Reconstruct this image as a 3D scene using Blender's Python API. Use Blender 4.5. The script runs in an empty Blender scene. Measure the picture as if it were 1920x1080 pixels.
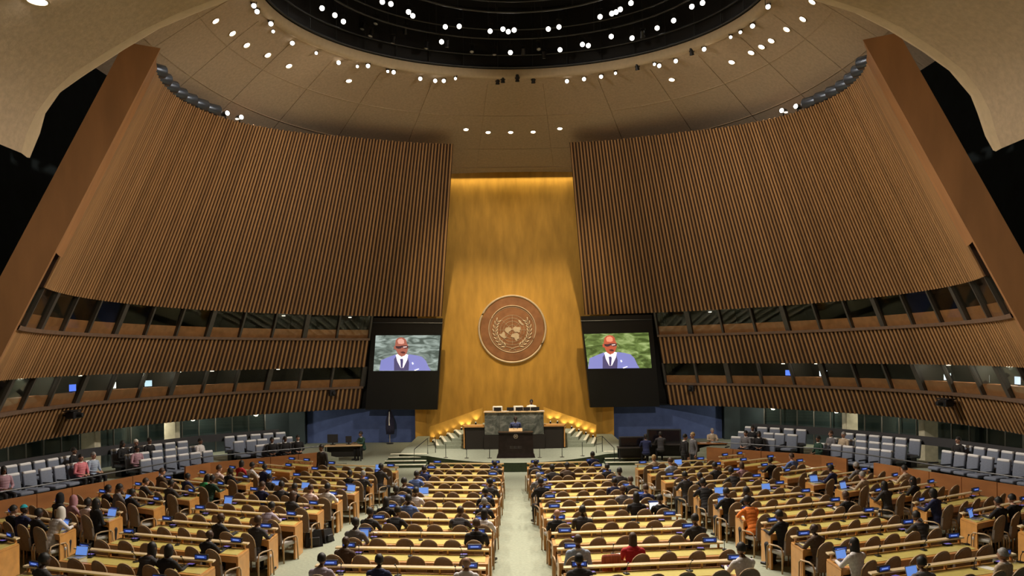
import bpy, bmesh, math, random
from mathutils import Vector, Matrix, Euler
random.seed(11)
sc = bpy.context.scene
COL = sc.collection
PI = math.pi

# ------------------------------------------------------------------ camera, world, lights, exposure
H, F, ROLL, YH, XC = 4.95, 1470.0, -0.0121, 664.8, -0.10      # eye height, focal length in px, roll, horizon row
cam_d = bpy.data.cameras.new('camera'); cam = bpy.data.objects.new('camera', cam_d); COL.objects.link(cam)
cam_d.sensor_width = 36; cam_d.lens = F / 1920 * 36; cam_d.shift_y = (YH - 540) / 1920
cam_d.clip_start = .1; cam_d.clip_end = 300
cam.matrix_world = Matrix.Translation((XC, 0, H)) @ Matrix.Rotation(PI / 2, 4, 'X') @ Matrix.Rotation(ROLL, 4, 'Z')
sc.camera = cam
sc.view_settings.view_transform = 'Standard'; sc.view_settings.look = 'None'
sc.view_settings.gamma = 1; sc.view_settings.use_curve_mapping = False
sc.view_settings.exposure = 0.3
sc.cycles.max_bounces = 5; sc.cycles.diffuse_bounces = 3; sc.cycles.glossy_bounces = 2
sc.cycles.transparent_max_bounces = 8; sc.cycles.caustics_reflective = False; sc.cycles.caustics_refractive = False
sc.cycles.sample_clamp_indirect = 4.0
w = bpy.data.worlds.new('gallery_dimness'); sc.world = w; w.use_nodes = True
w.node_tree.nodes['Background'].inputs[0].default_value = (1.0, .80, .58, 1)
w.node_tree.nodes['Background'].inputs[1].default_value = 0.034

WARM = (1.0, .80, .56)
WHITE = (1.0, .90, .76)
def aim(o, target):
    d = Vector(target) - o.location
    o.rotation_euler = d.to_track_quat('-Z', 'Y').to_euler()
def spot(name, loc, target, watts, cone, color=WARM, radius=.25, blend=.6):
    l = bpy.data.lights.new(name, 'SPOT'); l.energy = watts; l.color = color
    l.spot_size = math.radians(cone); l.spot_blend = blend; l.shadow_soft_size = radius
    o = bpy.data.objects.new(name, l); COL.objects.link(o); o.location = loc; aim(o, target); return o
def pointl(name, loc, watts, color=WARM, radius=.3):
    l = bpy.data.lights.new(name, 'POINT'); l.energy = watts; l.color = color; l.shadow_soft_size = radius
    o = bpy.data.objects.new(name, l); COL.objects.link(o); o.location = loc; return o
def areal(name, loc, target, sx, sy, watts, color=WARM, spread=180):
    l = bpy.data.lights.new(name, 'AREA'); l.shape = 'RECTANGLE'; l.size = sx; l.size_y = sy
    l.energy = watts; l.color = color; l.spread = math.radians(spread)
    o = bpy.data.objects.new(name, l); COL.objects.link(o); o.location = loc; aim(o, target); return o

RIM_Z, RIM_Y, RIM_A, RIM_B, RIM_X = H + 12.57, 27.9, 9.37, 7.86, .20   # the round opening in the dome
# stage lamps hung in the round opening, aimed at the delegates' floor
for k, (a, r, tx, ty) in enumerate([(20, .9, -7, 18), (60, .9, -3, 24), (100, .9, 3, 24), (160, .9, 8, 20),
                                    (200, .85, 12, 16), (250, .85, 5, 12), (290, .85, -5, 12), (340, .85, -12, 16),
                                    (0, .5, -10, 26), (180, .5, 10, 26), (90, .5, 0, 15), (270, .5, 0, 19)]):
    an = math.radians(a)
    p = (RIM_X + RIM_A * r * math.cos(an), RIM_Y + RIM_B * r * math.sin(an), RIM_Z + .15)
    spot('stage_lamp_light', p, (tx, ty, 0), 3800, 68, WHITE, .3, .8)
# two of them pick out the seal and the golden backdrop, one the dais
spot('seal_light', (-3.5, 33.5, RIM_Z), (-1.6, 44.5, 2.8), 5400, 44, (1, .78, .45), .2, .9)
spot('seal_light', (4.0, 33.5, RIM_Z), (1.6, 44.5, 2.8), 5400, 44, (1, .78, .45), .2, .9)
spot('dais_light', (0, 31.5, RIM_Z), (0, 36.8, .5), 9500, 38, WHITE, .2, .7)
for s in (-1, 1):
    spot('blue_wall_fill', (s * 7, 14.0, H + 6.2), (s * 8.9, 45, .9), 5200, 17, WHITE, .2, .8)  # unseen spot added high over the gallery front to brighten the blue wall
    spot('steps_light', (s * 3, 32.5, RIM_Z), (s * 5.0, 36, 0), 5200, 24, WHITE, .2, .8)
    # lamps thrown across the hall onto the opposite slatted wall
    spot('wall_wash_light', (-s * 4.5, 24.5, RIM_Z - .1), (s * 9.5, 40, 7.5), 3400, 66, WHITE, .25, .9)
    spot('wall_wash_light', (-s * 6.0, 26.5, RIM_Z - .1), (s * 13.5, 33, 8.0), 4200, 60, WHITE, .25, .9)
    spot('wall_wash_light', (-s * 6.0, 28.5, RIM_Z - .1), (s * 15.0, 24, 6.0), 2200, 56, WHITE, .25, .9)
# floodlights that stand on top of the slatted walls, thrown across at the far half of the dome
for s in (-1, 1):
    for th, e in ((70, 720), (95, 600)):
        t = math.radians(th); R = 12.4
        p = (s * R * math.sin(t), 29.05 + R * math.cos(t), H + 9.25 + (1 - th / 118) * 1.5)
        spot('dome_wash_light', p, (-s * (9.5 if th > 50 else 2.5), 33 - th * .1 if th > 50 else 40, H + 11.3), e, 110 if th < 50 else 80, WARM, .4, 1.0)
# dim corridor lamps in the glazed recesses behind the side seats
for s in (-1, 1):
    for th, e in ((44, 40), (54, 55), (66, 45), (90, 25), (106, 20)):
        t = math.radians(th); R = 18.9
        pointl('recess_light', (s * R * math.sin(t), 29.05 + R * math.cos(t), 1.8), e, (1, .92, .70), .15)
# hidden strip along the top of the golden backdrop
areal('backdrop_cove_light', (0, 44.2, H + 10.15), (0, 44.62, H + 5), 7.0, .12, 45, (1, .80, .38), 150)
# unseen area lights above the frame, added to brighten the gallery ceiling
areal('gallery_ceiling_fill', (-6.5, 6, H + 3.6), (-5.0, 16, H + 9), 4, 1.2, 6, WARM)
areal('gallery_ceiling_fill', (6.5, 6, H + 3.6), (5.0, 16, H + 9), 4, 1.2, 6, WARM)

# ------------------------------------------------------------------ pixel helpers: real places from the survey of the photograph
def ray(x, y):
    u, v = x - 960, YH - y
    c, s = math.cos(ROLL), math.sin(ROLL)
    return (c * u - s * v) / F, (s * u + c * v) / F          # slope sideways and upwards per metre of depth
def at_z(x, y, z):
    a, b = ray(x, y); t = (z - H) / b
    return Vector((XC + a * t, t, z))
def at_y(x, y, Y):
    a, b = ray(x, y)
    return Vector((XC + a * Y, Y, H + b * Y))
def proj(p):
    a, b = (p[0] - XC) / p[1] * F, (p[2] - H) / p[1] * F
    c, s = math.cos(ROLL), math.sin(ROLL)
    return 960 + c * a + s * b, YH - (-s * a + c * b)

# ------------------------------------------------------------------ materials
MATS = {}
def mat(name, col, rough=.6, metal=0, var=0, scale=6, bump=0, spec=.5, coord='Object', stretch=(1, 1, 1), emit=None, coat=0, var2=None):
    if name in MATS: return MATS[name]
    m = bpy.data.materials.new(name); m.use_nodes = True; nt = m.node_tree
    b = nt.nodes['Principled BSDF']
    b.inputs['Base Color'].default_value = (*col, 1); b.inputs['Roughness'].default_value = rough
    b.inputs['Metallic'].default_value = metal; b.inputs['Specular IOR Level'].default_value = spec
    if coat: b.inputs['Coat Weight'].default_value = coat; b.inputs['Coat Roughness'].default_value = .25
    if var or bump:
        tc = nt.nodes.new('ShaderNodeTexCoord'); mp = nt.nodes.new('ShaderNodeMapping')
        mp.inputs['Scale'].default_value = stretch
        nt.links.new(tc.outputs[coord], mp.inputs['Vector'])
        n = nt.nodes.new('ShaderNodeTexNoise'); n.inputs['Scale'].default_value = scale; n.inputs['Detail'].default_value = 5
        nt.links.new(mp.outputs[0], n.inputs['Vector'])
        if var:
            r = nt.nodes.new('ShaderNodeValToRGB')
            lo = [c * (1 - var) for c in col]; hi = var2 or [min(1, c * (1 + var)) for c in col]
            r.color_ramp.elements[0].position = .3; r.color_ramp.elements[1].position = .7
            r.color_ramp.elements[0].color = (*lo, 1); r.color_ramp.elements[1].color = (*hi, 1)
            nt.links.new(n.outputs['Fac'], r.inputs['Fac']); nt.links.new(r.outputs['Color'], b.inputs['Base Color'])
        if bump:
            bp = nt.nodes.new('ShaderNodeBump'); bp.inputs['Strength'].default_value = bump; bp.inputs['Distance'].default_value = .02
            nt.links.new(n.outputs['Fac'], bp.inputs['Height']); nt.links.new(bp.outputs['Normal'], b.inputs['Normal'])
    if emit:
        b.inputs['Emission Color'].default_value = (*emit[0], 1); b.inputs['Emission Strength'].default_value = emit[1]
        m.cycles.emission_sampling = 'NONE'
    MATS[name] = m; return m
def per_object_tint(m, amt):
    """each plank a little lighter or darker than its neighbour"""
    nt = m.node_tree; b = nt.nodes['Principled BSDF']
    oi = nt.nodes.new('ShaderNodeObjectInfo'); mr = nt.nodes.new('ShaderNodeMapRange')
    mr.inputs['To Min'].default_value = 1 - amt; mr.inputs['To Max'].default_value = 1 + amt
    nt.links.new(oi.outputs['Random'], mr.inputs['Value'])
    hs = nt.nodes.new('ShaderNodeHueSaturation'); nt.links.new(mr.outputs[0], hs.inputs['Value'])
    src = b.inputs['Base Color'].links
    if src: nt.links.new(src[0].from_socket, hs.inputs['Color'])
    else: hs.inputs['Color'].default_value = b.inputs['Base Color'].default_value
    nt.links.new(hs.outputs[0], b.inputs['Base Color'])
M_slat = mat('oak_slat', (.43, .235, .098), .5, var=.30, scale=2.2, stretch=(1, 1, .35), bump=.15)
per_object_tint(M_slat, .16)
M_slatback = mat('gap_shade_backing', (.040, .016, .006), .8, var=.2, scale=3)  # shade of the gaps between slats is put into this colour
M_fin = mat('oak_veneer_panel', (.42, .205, .085), .5, var=.16, scale=1.6, stretch=(1, 1, .25), bump=.05)
M_ceil = mat('beige_acoustic_plaster', (.56, .43, .30), .9, var=.10, scale=9, bump=.35)
M_ceil_edge = mat('pale_plaster_edge', (.60, .47, .31), .85, var=.06, scale=6)
M_black = mat('matt_black', (.012, .011, .011), .7)
M_blackmetal = mat('black_painted_metal', (.022, .022, .024), .45, metal=.3)
M_gunmetal = mat('grey_rigging_pipe', (.06, .062, .066), .45, metal=.5)
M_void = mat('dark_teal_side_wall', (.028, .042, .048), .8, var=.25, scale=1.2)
M_blue = mat('blue_fabric_panel', (.085, .125, .30), .85, var=.14, scale=2.5, bump=.1)
M_carpet = mat('sage_green_carpet', (.305, .33, .25), .95, var=.10, scale=14, bump=.3)
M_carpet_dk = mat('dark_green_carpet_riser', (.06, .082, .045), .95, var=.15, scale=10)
M_booth = mat('booth_back_wall', (.050, .046, .040), .7, var=.3, scale=1.4)
M_booth_wood = mat('booth_counter_wood', (.80, .32, .13), .5, var=.2, scale=3)
M_mullion = mat('grey_bronze_mullion', (.085, .078, .066), .5, metal=.2, var=.1, scale=5)
M_sill = mat('brown_sill_board', (.20, .125, .085), .55, var=.15, scale=4)
M_concrete = mat('pale_stone_column', (.62, .57, .43), .8, var=.12, scale=5, bump=.2)
M_wood = mat('honey_oak', (.55, .265, .080), .42, var=.16, scale=5, stretch=(.3, 1, 1), bump=.05)
M_wood_pale = mat('pale_maple_ledge', (.74, .50, .26), .38, var=.10, scale=5, stretch=(.3, 1, 1))
M_wood_dark = mat('reddish_oak_parapet', (.34, .135, .042), .5, var=.18, scale=3, stretch=(.4, .4, 1))
M_leather = mat('olive_yellow_leather', (.60, .50, .15), .30, var=.08, scale=16, bump=.05, spec=.6)
M_dark = mat('near_black_panel', (.022, .016, .013), .5)  # own near-black of the plinth, side desks and media tables
M_ebony = mat('ebony_stone_lectern', (.022, .015, .014), .3, var=.4, scale=5)
M_screen_black = mat('black_screen_frame', (.006, .005, .005), .4)
M_white_plastic = mat('white_leatherette', (.80, .74, .62), .5, var=.04, scale=8)

def gold_material():
    m = mat('gold_leaf_backdrop', (.64, .36, .072), .42, metal=.55, var=.16, scale=1.1, stretch=(2.2, 1, .55), bump=.12)
    nt = m.node_tree; b = nt.nodes['Principled BSDF']
    tc = nt.nodes.new('ShaderNodeTexCoord'); n2 = nt.nodes.new('ShaderNodeTexNoise'); n2.inputs['Scale'].default_value = 24
    n2.inputs['Detail'].default_value = 3
    nt.links.new(tc.outputs['Object'], n2.inputs['Vector'])
    mr = nt.nodes.new('ShaderNodeMapRange'); mr.inputs['To Min'].default_value = .34; mr.inputs['To Max'].default_value = .56
    nt.links.new(n2.outputs['Fac'], mr.inputs['Value']); nt.links.new(mr.outputs[0], b.inputs['Roughness'])
    return m
M_gold = gold_material()

def marble_material():
    m = bpy.data.materials.new('grey_green_marble'); m.use_nodes = True; nt = m.node_tree; b = nt.nodes['Principled BSDF']
    tc = nt.nodes.new('ShaderNodeTexCoord')
    n = nt.nodes.new('ShaderNodeTexNoise'); n.inputs['Scale'].default_value = 1.6; n.inputs['Detail'].default_value = 9
    n.inputs['Roughness'].default_value = .68; n.inputs['Distortion'].default_value = 1.6
    nt.links.new(tc.outputs['Object'], n.inputs['Vector'])
    r = nt.nodes.new('ShaderNodeValToRGB'); e = r.color_ramp.elements
    e[0].position = .36; e[0].color = (.055, .062, .052, 1); e[1].position = .68; e[1].color = (.42, .41, .35, 1)
    k = e.new(.52); k.color = (.16, .165, .14, 1)
    nt.links.new(n.outputs['Fac'], r.inputs['Fac']); nt.links.new(r.outputs['Color'], b.inputs['Base Color'])
    b.inputs['Roughness'].default_value = .3; return m
M_marble = marble_material()

def glass_material():
    m = bpy.data.materials.new('booth_window_glass'); m.use_nodes = True; nt = m.node_tree
    nt.nodes.remove(nt.nodes['Principled BSDF']); out = nt.nodes['Material Output']
    tr = nt.nodes.new('ShaderNodeBsdfTransparent'); tr.inputs[0].default_value = (.80, .84, .82, 1)
    gl = nt.nodes.new('ShaderNodeBsdfGlossy'); gl.inputs['Roughness'].default_value = .04
    lw = nt.nodes.new('ShaderNodeLayerWeight'); lw.inputs['Blend'].default_value = .5
    pw = nt.nodes.new('ShaderNodeMath'); pw.operation = 'POWER'; pw.inputs[1].default_value = 5; nt.links.new(lw.outputs['Facing'], pw.inputs[0])
    fr = nt.nodes.new('ShaderNodeMath'); fr.operation = 'MULTIPLY_ADD'; fr.inputs[1].default_value = .9; fr.inputs[2].default_value = .04; nt.links.new(pw.outputs[0], fr.inputs[0])
    mx = nt.nodes.new('ShaderNodeMixShader')
    nt.links.new(fr.outputs[0], mx.inputs[0]); nt.links.new(tr.outputs[0], mx.inputs[1]); nt.links.new(gl.outputs[0], mx.inputs[2])
    nt.links.new(mx.outputs[0], out.inputs[0]); return m
M_glass = glass_material()
def emit_mat(name, col, strength):
    return mat(name, col, .5, emit=(col, strength))
M_lens = emit_mat('lit_lamp_lens', (1, .93, .82), 9.0)
M_lens_dim = emit_mat('dim_lamp_lens', (1, .85, .66), 3.0)

# ------------------------------------------------------------------ mesh helpers
class MB:
    def __init__(self): self.v, self.f, self.m = [], [], []
    def add(self, vs, fs, mi=0, M=None):
        o = len(self.v)
        self.v += [tuple(M @ Vector(p)) for p in vs] if M is not None else [tuple(p) for p in vs]
        self.f += [tuple(i + o for i in f) for f in fs]; self.m += [mi] * len(fs); return self
    def box(self, c, s, mi=0, M=None):
        x, y, z = c; a, b, d = s[0] / 2, s[1] / 2, s[2] / 2
        vs = [(x + i * a, y + j * b, z + k * d) for k in (-1, 1) for j in (-1, 1) for i in (-1, 1)]
        return self.add(vs, [(0, 2, 3, 1), (4, 5, 7, 6), (0, 1, 5, 4), (2, 6, 7, 3), (0, 4, 6, 2), (1, 3, 7, 5)], mi, M)
    def rbox(self, c, s, r=.02, mi=0, M=None, seg=2):
        bm = bmesh.new(); bmesh.ops.create_cube(bm, size=1)
        for v in bm.verts: v.co = Vector((v.co.x * s[0], v.co.y * s[1], v.co.z * s[2]))
        bmesh.ops.bevel(bm, geom=bm.edges[:], offset=r, segments=seg, affect='EDGES', profile=.5)
        for v in bm.verts: v.co += Vector(c)
        bm.verts.index_update()
        vs = [v.co.copy() for v in bm.verts]; fs = [[v.index for v in f.verts] for f in bm.faces]; bm.free()
        return self.add(vs, fs, mi, M)
    def tube(self, pts, r, n=8, mi=0, M=None, closed=False):
        pts = [Vector(p) for p in pts]; rs = r if isinstance(r, (list, tuple)) else [r] * len(pts)
        vs, fs = [], []; N = len(pts)
        for i, p in enumerate(pts):
            if closed: d = pts[(i + 1) % N] - pts[i - 1]
            else: d = pts[min(i + 1, N - 1)] - pts[max(i - 1, 0)]
            d.normalize()
            u = d.cross(Vector((0, 0, 1)) if abs(d.z) < .9 else Vector((1, 0, 0))).normalized(); w_ = d.cross(u)
            for k in range(n):
                a = 2 * PI * k / n; vs.append(p + (u * math.cos(a) + w_ * math.sin(a)) * rs[i])
        for i in range(N if closed else N - 1):
            for k in range(n):
                a, b = i * n + k, i * n + (k + 1) % n; j = ((i + 1) % N) * n
                fs.append((a, b, j + (k + 1) % n, j + k))
        if not closed:
            fs.append(tuple(range(n))[::-1]); fs.append(tuple((N - 1) * n + k for k in range(n)))
        return self.add(vs, fs, mi, M)
    def lathe(self, prof, n=16, mi=0, M=None, caps=True):
        vs, fs = [], []
        for r, z in prof:
            for k in range(n):
                a = 2 * PI * k / n; vs.append((r * math.cos(a), r * math.sin(a), z))
        for i in range(len(prof) - 1):
            for k in range(n):
                fs.append((i * n + k, i * n + (k + 1) % n, (i + 1) * n + (k + 1) % n, (i + 1) * n + k))
        if caps:
            fs.append(tuple(range(n))[::-1]); fs.append(tuple((len(prof) - 1) * n + k for k in range(n)))
        return self.add(vs, fs, mi, M)
    def ball(self, c, r, n=12, mi=0, M=None):
        rx, ry, rz = r if isinstance(r, (list, tuple)) else (r, r, r)
        vs = [(c[0], c[1], c[2] - rz)]; m = n // 2
        for i in range(1, m):
            a = PI * i / m - PI / 2
            for k in range(n):
                t = 2 * PI * k / n
                vs.append((c[0] + rx * math.cos(a) * math.cos(t), c[1] + ry * math.cos(a) * math.sin(t), c[2] + rz * math.sin(a)))
        vs.append((c[0], c[1], c[2] + rz)); L = len(vs) - 1
        fs = [(0, 1 + (k + 1) % n, 1 + k) for k in range(n)]
        for i in range(m - 2):
            for k in range(n):
                a = 1 + i * n; fs.append((a + k, a + (k + 1) % n, a + n + (k + 1) % n, a + n + k))
        a = 1 + (m - 2) * n; fs += [(a + k, a + (k + 1) % n, L) for k in range(n)]
        return self.add(vs, fs, mi, M)
    def prism(self, poly, z0, z1, mi=0, M=None):
        n = len(poly); vs = [(x, y, z0) for x, y in poly] + [(x, y, z1) for x, y in poly]
        fs = [tuple(range(n))[::-1], tuple(range(n, 2 * n))] + [(i, (i + 1) % n, n + (i + 1) % n, n + i) for i in range(n)]
        return self.add(vs, fs, mi, M)
    def mesh(self, name, mats, smooth=False):
        me = bpy.data.meshes.new(name); me.from_pydata(self.v, [], self.f)
        for m in (mats if isinstance(mats, (list, tuple)) else [mats]): me.materials.append(m)
        if any(self.m): me.polygons.foreach_set('material_index', self.m)
        if smooth: me.polygons.foreach_set('use_smooth', [True] * len(me.polygons))
        bm = bmesh.new(); bm.from_mesh(me); bmesh.ops.recalc_face_normals(bm, faces=bm.faces[:]); bm.to_mesh(me); bm.free()
        me.update(); return me
    def obj(self, name, mats, parent=None, smooth=False):
        return link(name, self.mesh(name, mats, smooth), parent)
def link(name, me, parent=None, M=None):
    o = bpy.data.objects.new(name, me); COL.objects.link(o)
    if parent is not None: o.parent = parent
    if M is not None: o.matrix_local = M
    return o
def tag(o, label, cat, group=None):
    o['label'] = label; o['category'] = cat
    if group: o['group'] = group
    return o
def thing(name, label, cat, loc=(0, 0, 0), rz=0, group=None):
    o = bpy.data.objects.new(name, None); COL.objects.link(o); o.empty_display_size = .1
    o.location = loc; o.rotation_euler = (0, 0, rz); return tag(o, label, cat, group)
def struct(o, label=None):
    o['kind'] = 'structure'
    if label: o['label'] = label
    return o
def shell(name, grid, mats, thick=None, parent=None, smooth=True):
    """grid[i][j] of points -> sheet; thick = vector function for a second skin"""
    mb = MB(); ni, nj = len(grid), len(grid[0])
    vs = [p for row in grid for p in row]
    fs = [(i * nj + j, i * nj + j + 1, (i + 1) * nj + j + 1, (i + 1) * nj + j) for i in range(ni - 1) for j in range(nj - 1)]
    mb.add(vs, fs); return mb.obj(name, mats, parent, smooth)

WORDS = ['zero', 'first', 'second', 'third', 'fourth', 'fifth', 'sixth', 'seventh', 'eighth', 'ninth', 'tenth', 'eleventh', 'twelfth', 'thirteenth', 'fourteenth', 'fifteenth', 'sixteenth', 'seventeenth']
NUM = ['zero', 'one', 'two', 'three', 'four', 'five', 'six', 'seven', 'eight', 'nine', 'ten', 'eleven', 'twelve', 'thirteen', 'fourteen', 'fifteen', 'sixteen']
SIDE = {-1: 'left', 1: 'right'}

# ================================================================== THE HALL
YC, R0, K = 29.05, 16.13, .447                    # the side walls lie on one leaning cone
Z_S1, Z_M1, Z_M2, Z_L1, Z_L2 = 2.18, .89, -.57, -1.755, -2.92
TH_IN, TH_BAND, TH_OUT = 15.2, 30.0, 118.0
def cone(s, th, z, off=0.0):
    t = math.radians(th); R = R0 - K * z + off
    return Vector((s * R * math.sin(t), YC + R * math.cos(t), H + z))
T_TAB = [(15.2, 10.78), (25, 10.68), (35, 10.6), (45, 10.45), (55, 10.2), (65, 9.95), (75, 9.7), (85, 9.5), (95, 9.3), (105, 9.15), (118, 9.0)]
def z_top(th):
    for (a, za), (b, zb) in zip(T_TAB, T_TAB[1:]):
        if th <= b: return za + (zb - za) * max(0, th - a) / (b - a)
    return T_TAB[-1][1]
def frange(a, b, n): return [a + (b - a) * i / n for i in range(n + 1)]

# floor
mb = MB(); mb.add([(-24, -3, 0), (24, -3, 0), (24, 50, 0), (-24, 50, 0)], [(0, 1, 2, 3)])
struct(mb.obj('floor', M_carpet), 'sage green carpet covering the hall floor and aisles')

# slats: one shared mesh, unit length, placed along the cone's slope
def slat_mesh(name, w0, w1, d):
    mb = MB(); pr = [(-.5, 0), (-.5, .65), (-.28, 1), (.28, 1), (.5, .65), (.5, 0)]
    vs = [(x * w0, y * d, 0) for x, y in pr] + [(x * w1, y * d, 1) for x, y in pr]
    fs = [(i, i + 1, 7 + i, 6 + i) for i in range(5)] + [(5, 4, 3, 2, 1, 0), (6, 7, 8, 9, 10, 11)]
    mb.add(vs, fs); return mb.mesh(name, M_slat)
ME_SLAT_UP = slat_mesh('slat', .108, .082, .06); ME_SLAT = slat_mesh('slat', .112, .108, .06)
def wall_band(name, s, th0, th1, zlo, zhi, n, me, label):
    ths = frange(th0, th1, 60); mb = MB(); vs, fs = [], []
    for t in ths:
        z1 = zhi(t) if callable(zhi) else zhi
        vs += [cone(s, t, zlo, 0), cone(s, t, z1, 0), cone(s, t, zlo, .22), cone(s, t, z1, .22)]
    for i in range(len(ths) - 1):
        a, b = 4 * i, 4 * i + 4
        fs += [(a, b, b + 1, a + 1), (a + 2, a + 3, b + 3, b + 2), (a, a + 2, b + 2, b), (a + 1, b + 1, b + 3, a + 3)]
    fs += [(0, 1, 3, 2), (4 * len(ths) - 4, 4 * len(ths) - 2, 4 * len(ths) - 1, 4 * len(ths) - 3)]
    mb.add(vs, fs); wo = struct(mb.obj(name, M_slatback), label)
    for k in range(n):
        th = th0 + (th1 - th0) * (k + .5) / n
        zh = zhi(th) if callable(zhi) else zhi
        p, q = cone(s, th, zlo, -.001), cone(s, th, zh + (.03 if k % 2 else 0), -.001)
        g = q - p; t = math.radians(th)
        tang = Vector((s * math.cos(t), -math.sin(t), 0)); nin = g.normalized().cross(tang).normalized()
        ctr = Vector((0, YC, p.z)) - p
        if nin.dot(ctr) < 0: nin = -nin
        M = Matrix(((tang.x, nin.x, g.x, p.x), (tang.y, nin.y, g.y, p.y), (tang.z, nin.z, g.z, p.z), (0, 0, 0, 1)))
        link('slat', me, wo, M)
    return wo
for s in (-1, 1):
    sd = SIDE[s]
    wall_band('wall_%s_upper' % sd, s, TH_IN, TH_OUT - 6, Z_S1, z_top, 118, ME_SLAT_UP, 'tall leaning wall of vertical oak slats on the %s' % sd)
    wall_band('wall_%s_middle' % sd, s, TH_BAND, TH_OUT, Z_M2, Z_M1, 104, ME_SLAT, 'curved slatted band between the two window rows on the %s' % sd)
    wall_band('wall_%s_lower' % sd, s, TH_BAND, TH_OUT, Z_L2, Z_L1, 104, ME_SLAT, 'lowest curved slatted band above the side seats on the %s' % sd)
    # plain veneer strip and the big leaning end pier
    g = [[cone(s, t, z, -.10) for z in frange(-2.92, z_top(t), 8)] for t in frange(TH_OUT - 6, TH_OUT + .6, 4)]
    g2 = [[p for p, zz in zip(r, frange(-2.92, z_top(112), 8)) if zz > 2.0] for r in g]
    struct(shell('wall_%s_veneer' % sd, g2, M_fin), 'plain oak veneer strip beside the slats on the %s' % sd)
    mb = MB(); vs = []
    for z in (-4.95, z_top(TH_OUT) + .05):
        for th, off in ((TH_OUT + .5, -.12), (TH_OUT + .5, .82), (TH_OUT + 3.2, .82), (TH_OUT + 3.2, -.12)):
            vs.append(cone(s, th, z, off))
    mb.add(vs, [(0, 1, 2, 3), (4, 7, 6, 5), (0, 4, 5, 1), (1, 5, 6, 2), (2, 6, 7, 3), (3, 7, 4, 0)])
    struct(mb.obj('wall_%s_pier' % sd, M_fin), 'broad leaning oak pier ending the slatted wall on the %s' % sd)

# window rows of the interpreters' booths
def window_row(idx, s, zlo, zhi, th0, th1, n, lit, label):
    e = struct(bpy.data.objects.new('window_%d' % idx, None), label); COL.objects.link(e)
    th_m = frange(th0, th1, n)
    bw = [[cone(s, t, z, 1.7) for z in (zlo - .02, zhi + .3)] for t in frange(th0, th1, 40)]
    shell('back_wall', bw, M_booth, parent=e)
    shell('soffit', [[cone(s, t, zhi, o) for o in (.2, 1.7)] for t in frange(th0, th1, 40)], M_booth, parent=e)
    shell('booth_floor', [[cone(s, t, zlo, o) for o in (.0, 1.7)] for t in frange(th0, th1, 40)], M_booth, parent=e)
    # wooden counter seen through the glass
    mb = MB(); vs, fs = [], []; ths = frange(th0, th1, 48); h = (zhi - zlo)
    for t in ths:
        vs += [cone(s, t, zlo + .02, .15), cone(s, t, zlo + h * .42, .17), cone(s, t, zlo + h * .42, .6), cone(s, t, zlo + .02, .6)]
    for i in range(len(ths) - 1):
        a = 4 * i; fs += [(a + j, a + (j + 1) % 4, a + 4 + (j + 1) % 4, a + 4 + j) for j in range(4)]
    mb.add(vs, fs); mb.obj('counter', M_booth_wood, e)
    # sill in front
    mb = MB(); vs, fs = [], []
    for t in ths:
        vs += [cone(s, t, zlo - .03, -.14), cone(s, t, zlo + .09, -.14), cone(s, t, zlo + .09, .2), cone(s, t, zlo - .03, .2)]
    for i in range(len(ths) - 1):
        a = 4 * i; fs += [(a + j, a + (j + 1) % 4, a + 4 + (j + 1) % 4, a + 4 + j) for j in range(4)]
    mb.add(vs, fs); mb.obj('sill', M_sill, e)
    for k, t in enumerate(th_m):
        wdt = .36 if (k * 7 + idx) % 3 else .9
        vs = [cone(s, t + a, z, o) for z in (zlo + .06, zhi) for a, o in ((-wdt / 2, .0), (wdt / 2, .0), (wdt / 2, .18), (-wdt / 2, .18))]
        MB().add(vs, [(0, 1, 2, 3), (4, 7, 6, 5), (0, 4, 5, 1), (1, 5, 6, 2), (2, 6, 7, 3), (3, 7, 4, 0)]).obj('mullion', M_mullion, e)
        if k % 2 == 0:
            vs = [cone(s, t + a, z, o) for z in (zlo + .02, zhi) for a, o in ((-.2, .19), (.2, .19), (.2, 1.68), (-.2, 1.68))]
            MB().add(vs, [(0, 1, 2, 3), (4, 7, 6, 5), (0, 4, 5, 1), (1, 5, 6, 2), (2, 6, 7, 3), (3, 7, 4, 0)]).obj('partition', M_mullion, e)
        if k < n:
            a, b = t + .3, th_m[k + 1] - .3
            vs = [cone(s, q, z, o) for z in (zlo + .09, zhi) for q, o in ((a, .10), (b, .10), (b, .12), (a, .12))]
            MB().add(vs, [(0, 1, 2, 3), (4, 7, 6, 5), (0, 4, 5, 1), (1, 5, 6, 2), (2, 6, 7, 3), (3, 7, 4, 0)]).obj('pane', M_glass, e)
            if k in lit:
                c = lit[k]; tm = (a + b) / 2
                p = cone(s, tm, zhi - .12, .9)
                pointl('booth_lamp_light', p, c, (1, .88, .70), .06)
                mbl = MB(); mbl.box((p.x, p.y, p.z + .06), (.14, .14, .03)); mbl.obj('booth_lamp', M_lens_dim, e)
    return e
window_row(1, -1, Z_M1, Z_S1, TH_BAND, TH_OUT - .5, 13, {0: 1, 2: 1}, 'upper row of dark booth windows on the left wall')
window_row(2, 1, Z_M1, Z_S1, TH_BAND, TH_OUT - .5, 13, {1: 1, 11: 2}, 'upper row of dark booth windows on the right wall')
window_row(3, -1, Z_L1, Z_M2, TH_BAND, TH_OUT - .5, 14, {2: 2, 4: 4, 5: 6, 6: 10, 7: 9, 8: 5, 10: 6}, 'lower row of booth windows on the left wall, some lit')
window_row(4, 1, Z_L1, Z_M2, TH_BAND, TH_OUT - .5, 14, {3: 4, 4: 6, 8: 12, 9: 14, 10: 18, 11: 14}, 'lower row of booth windows on the right wall, some lit')

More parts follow.
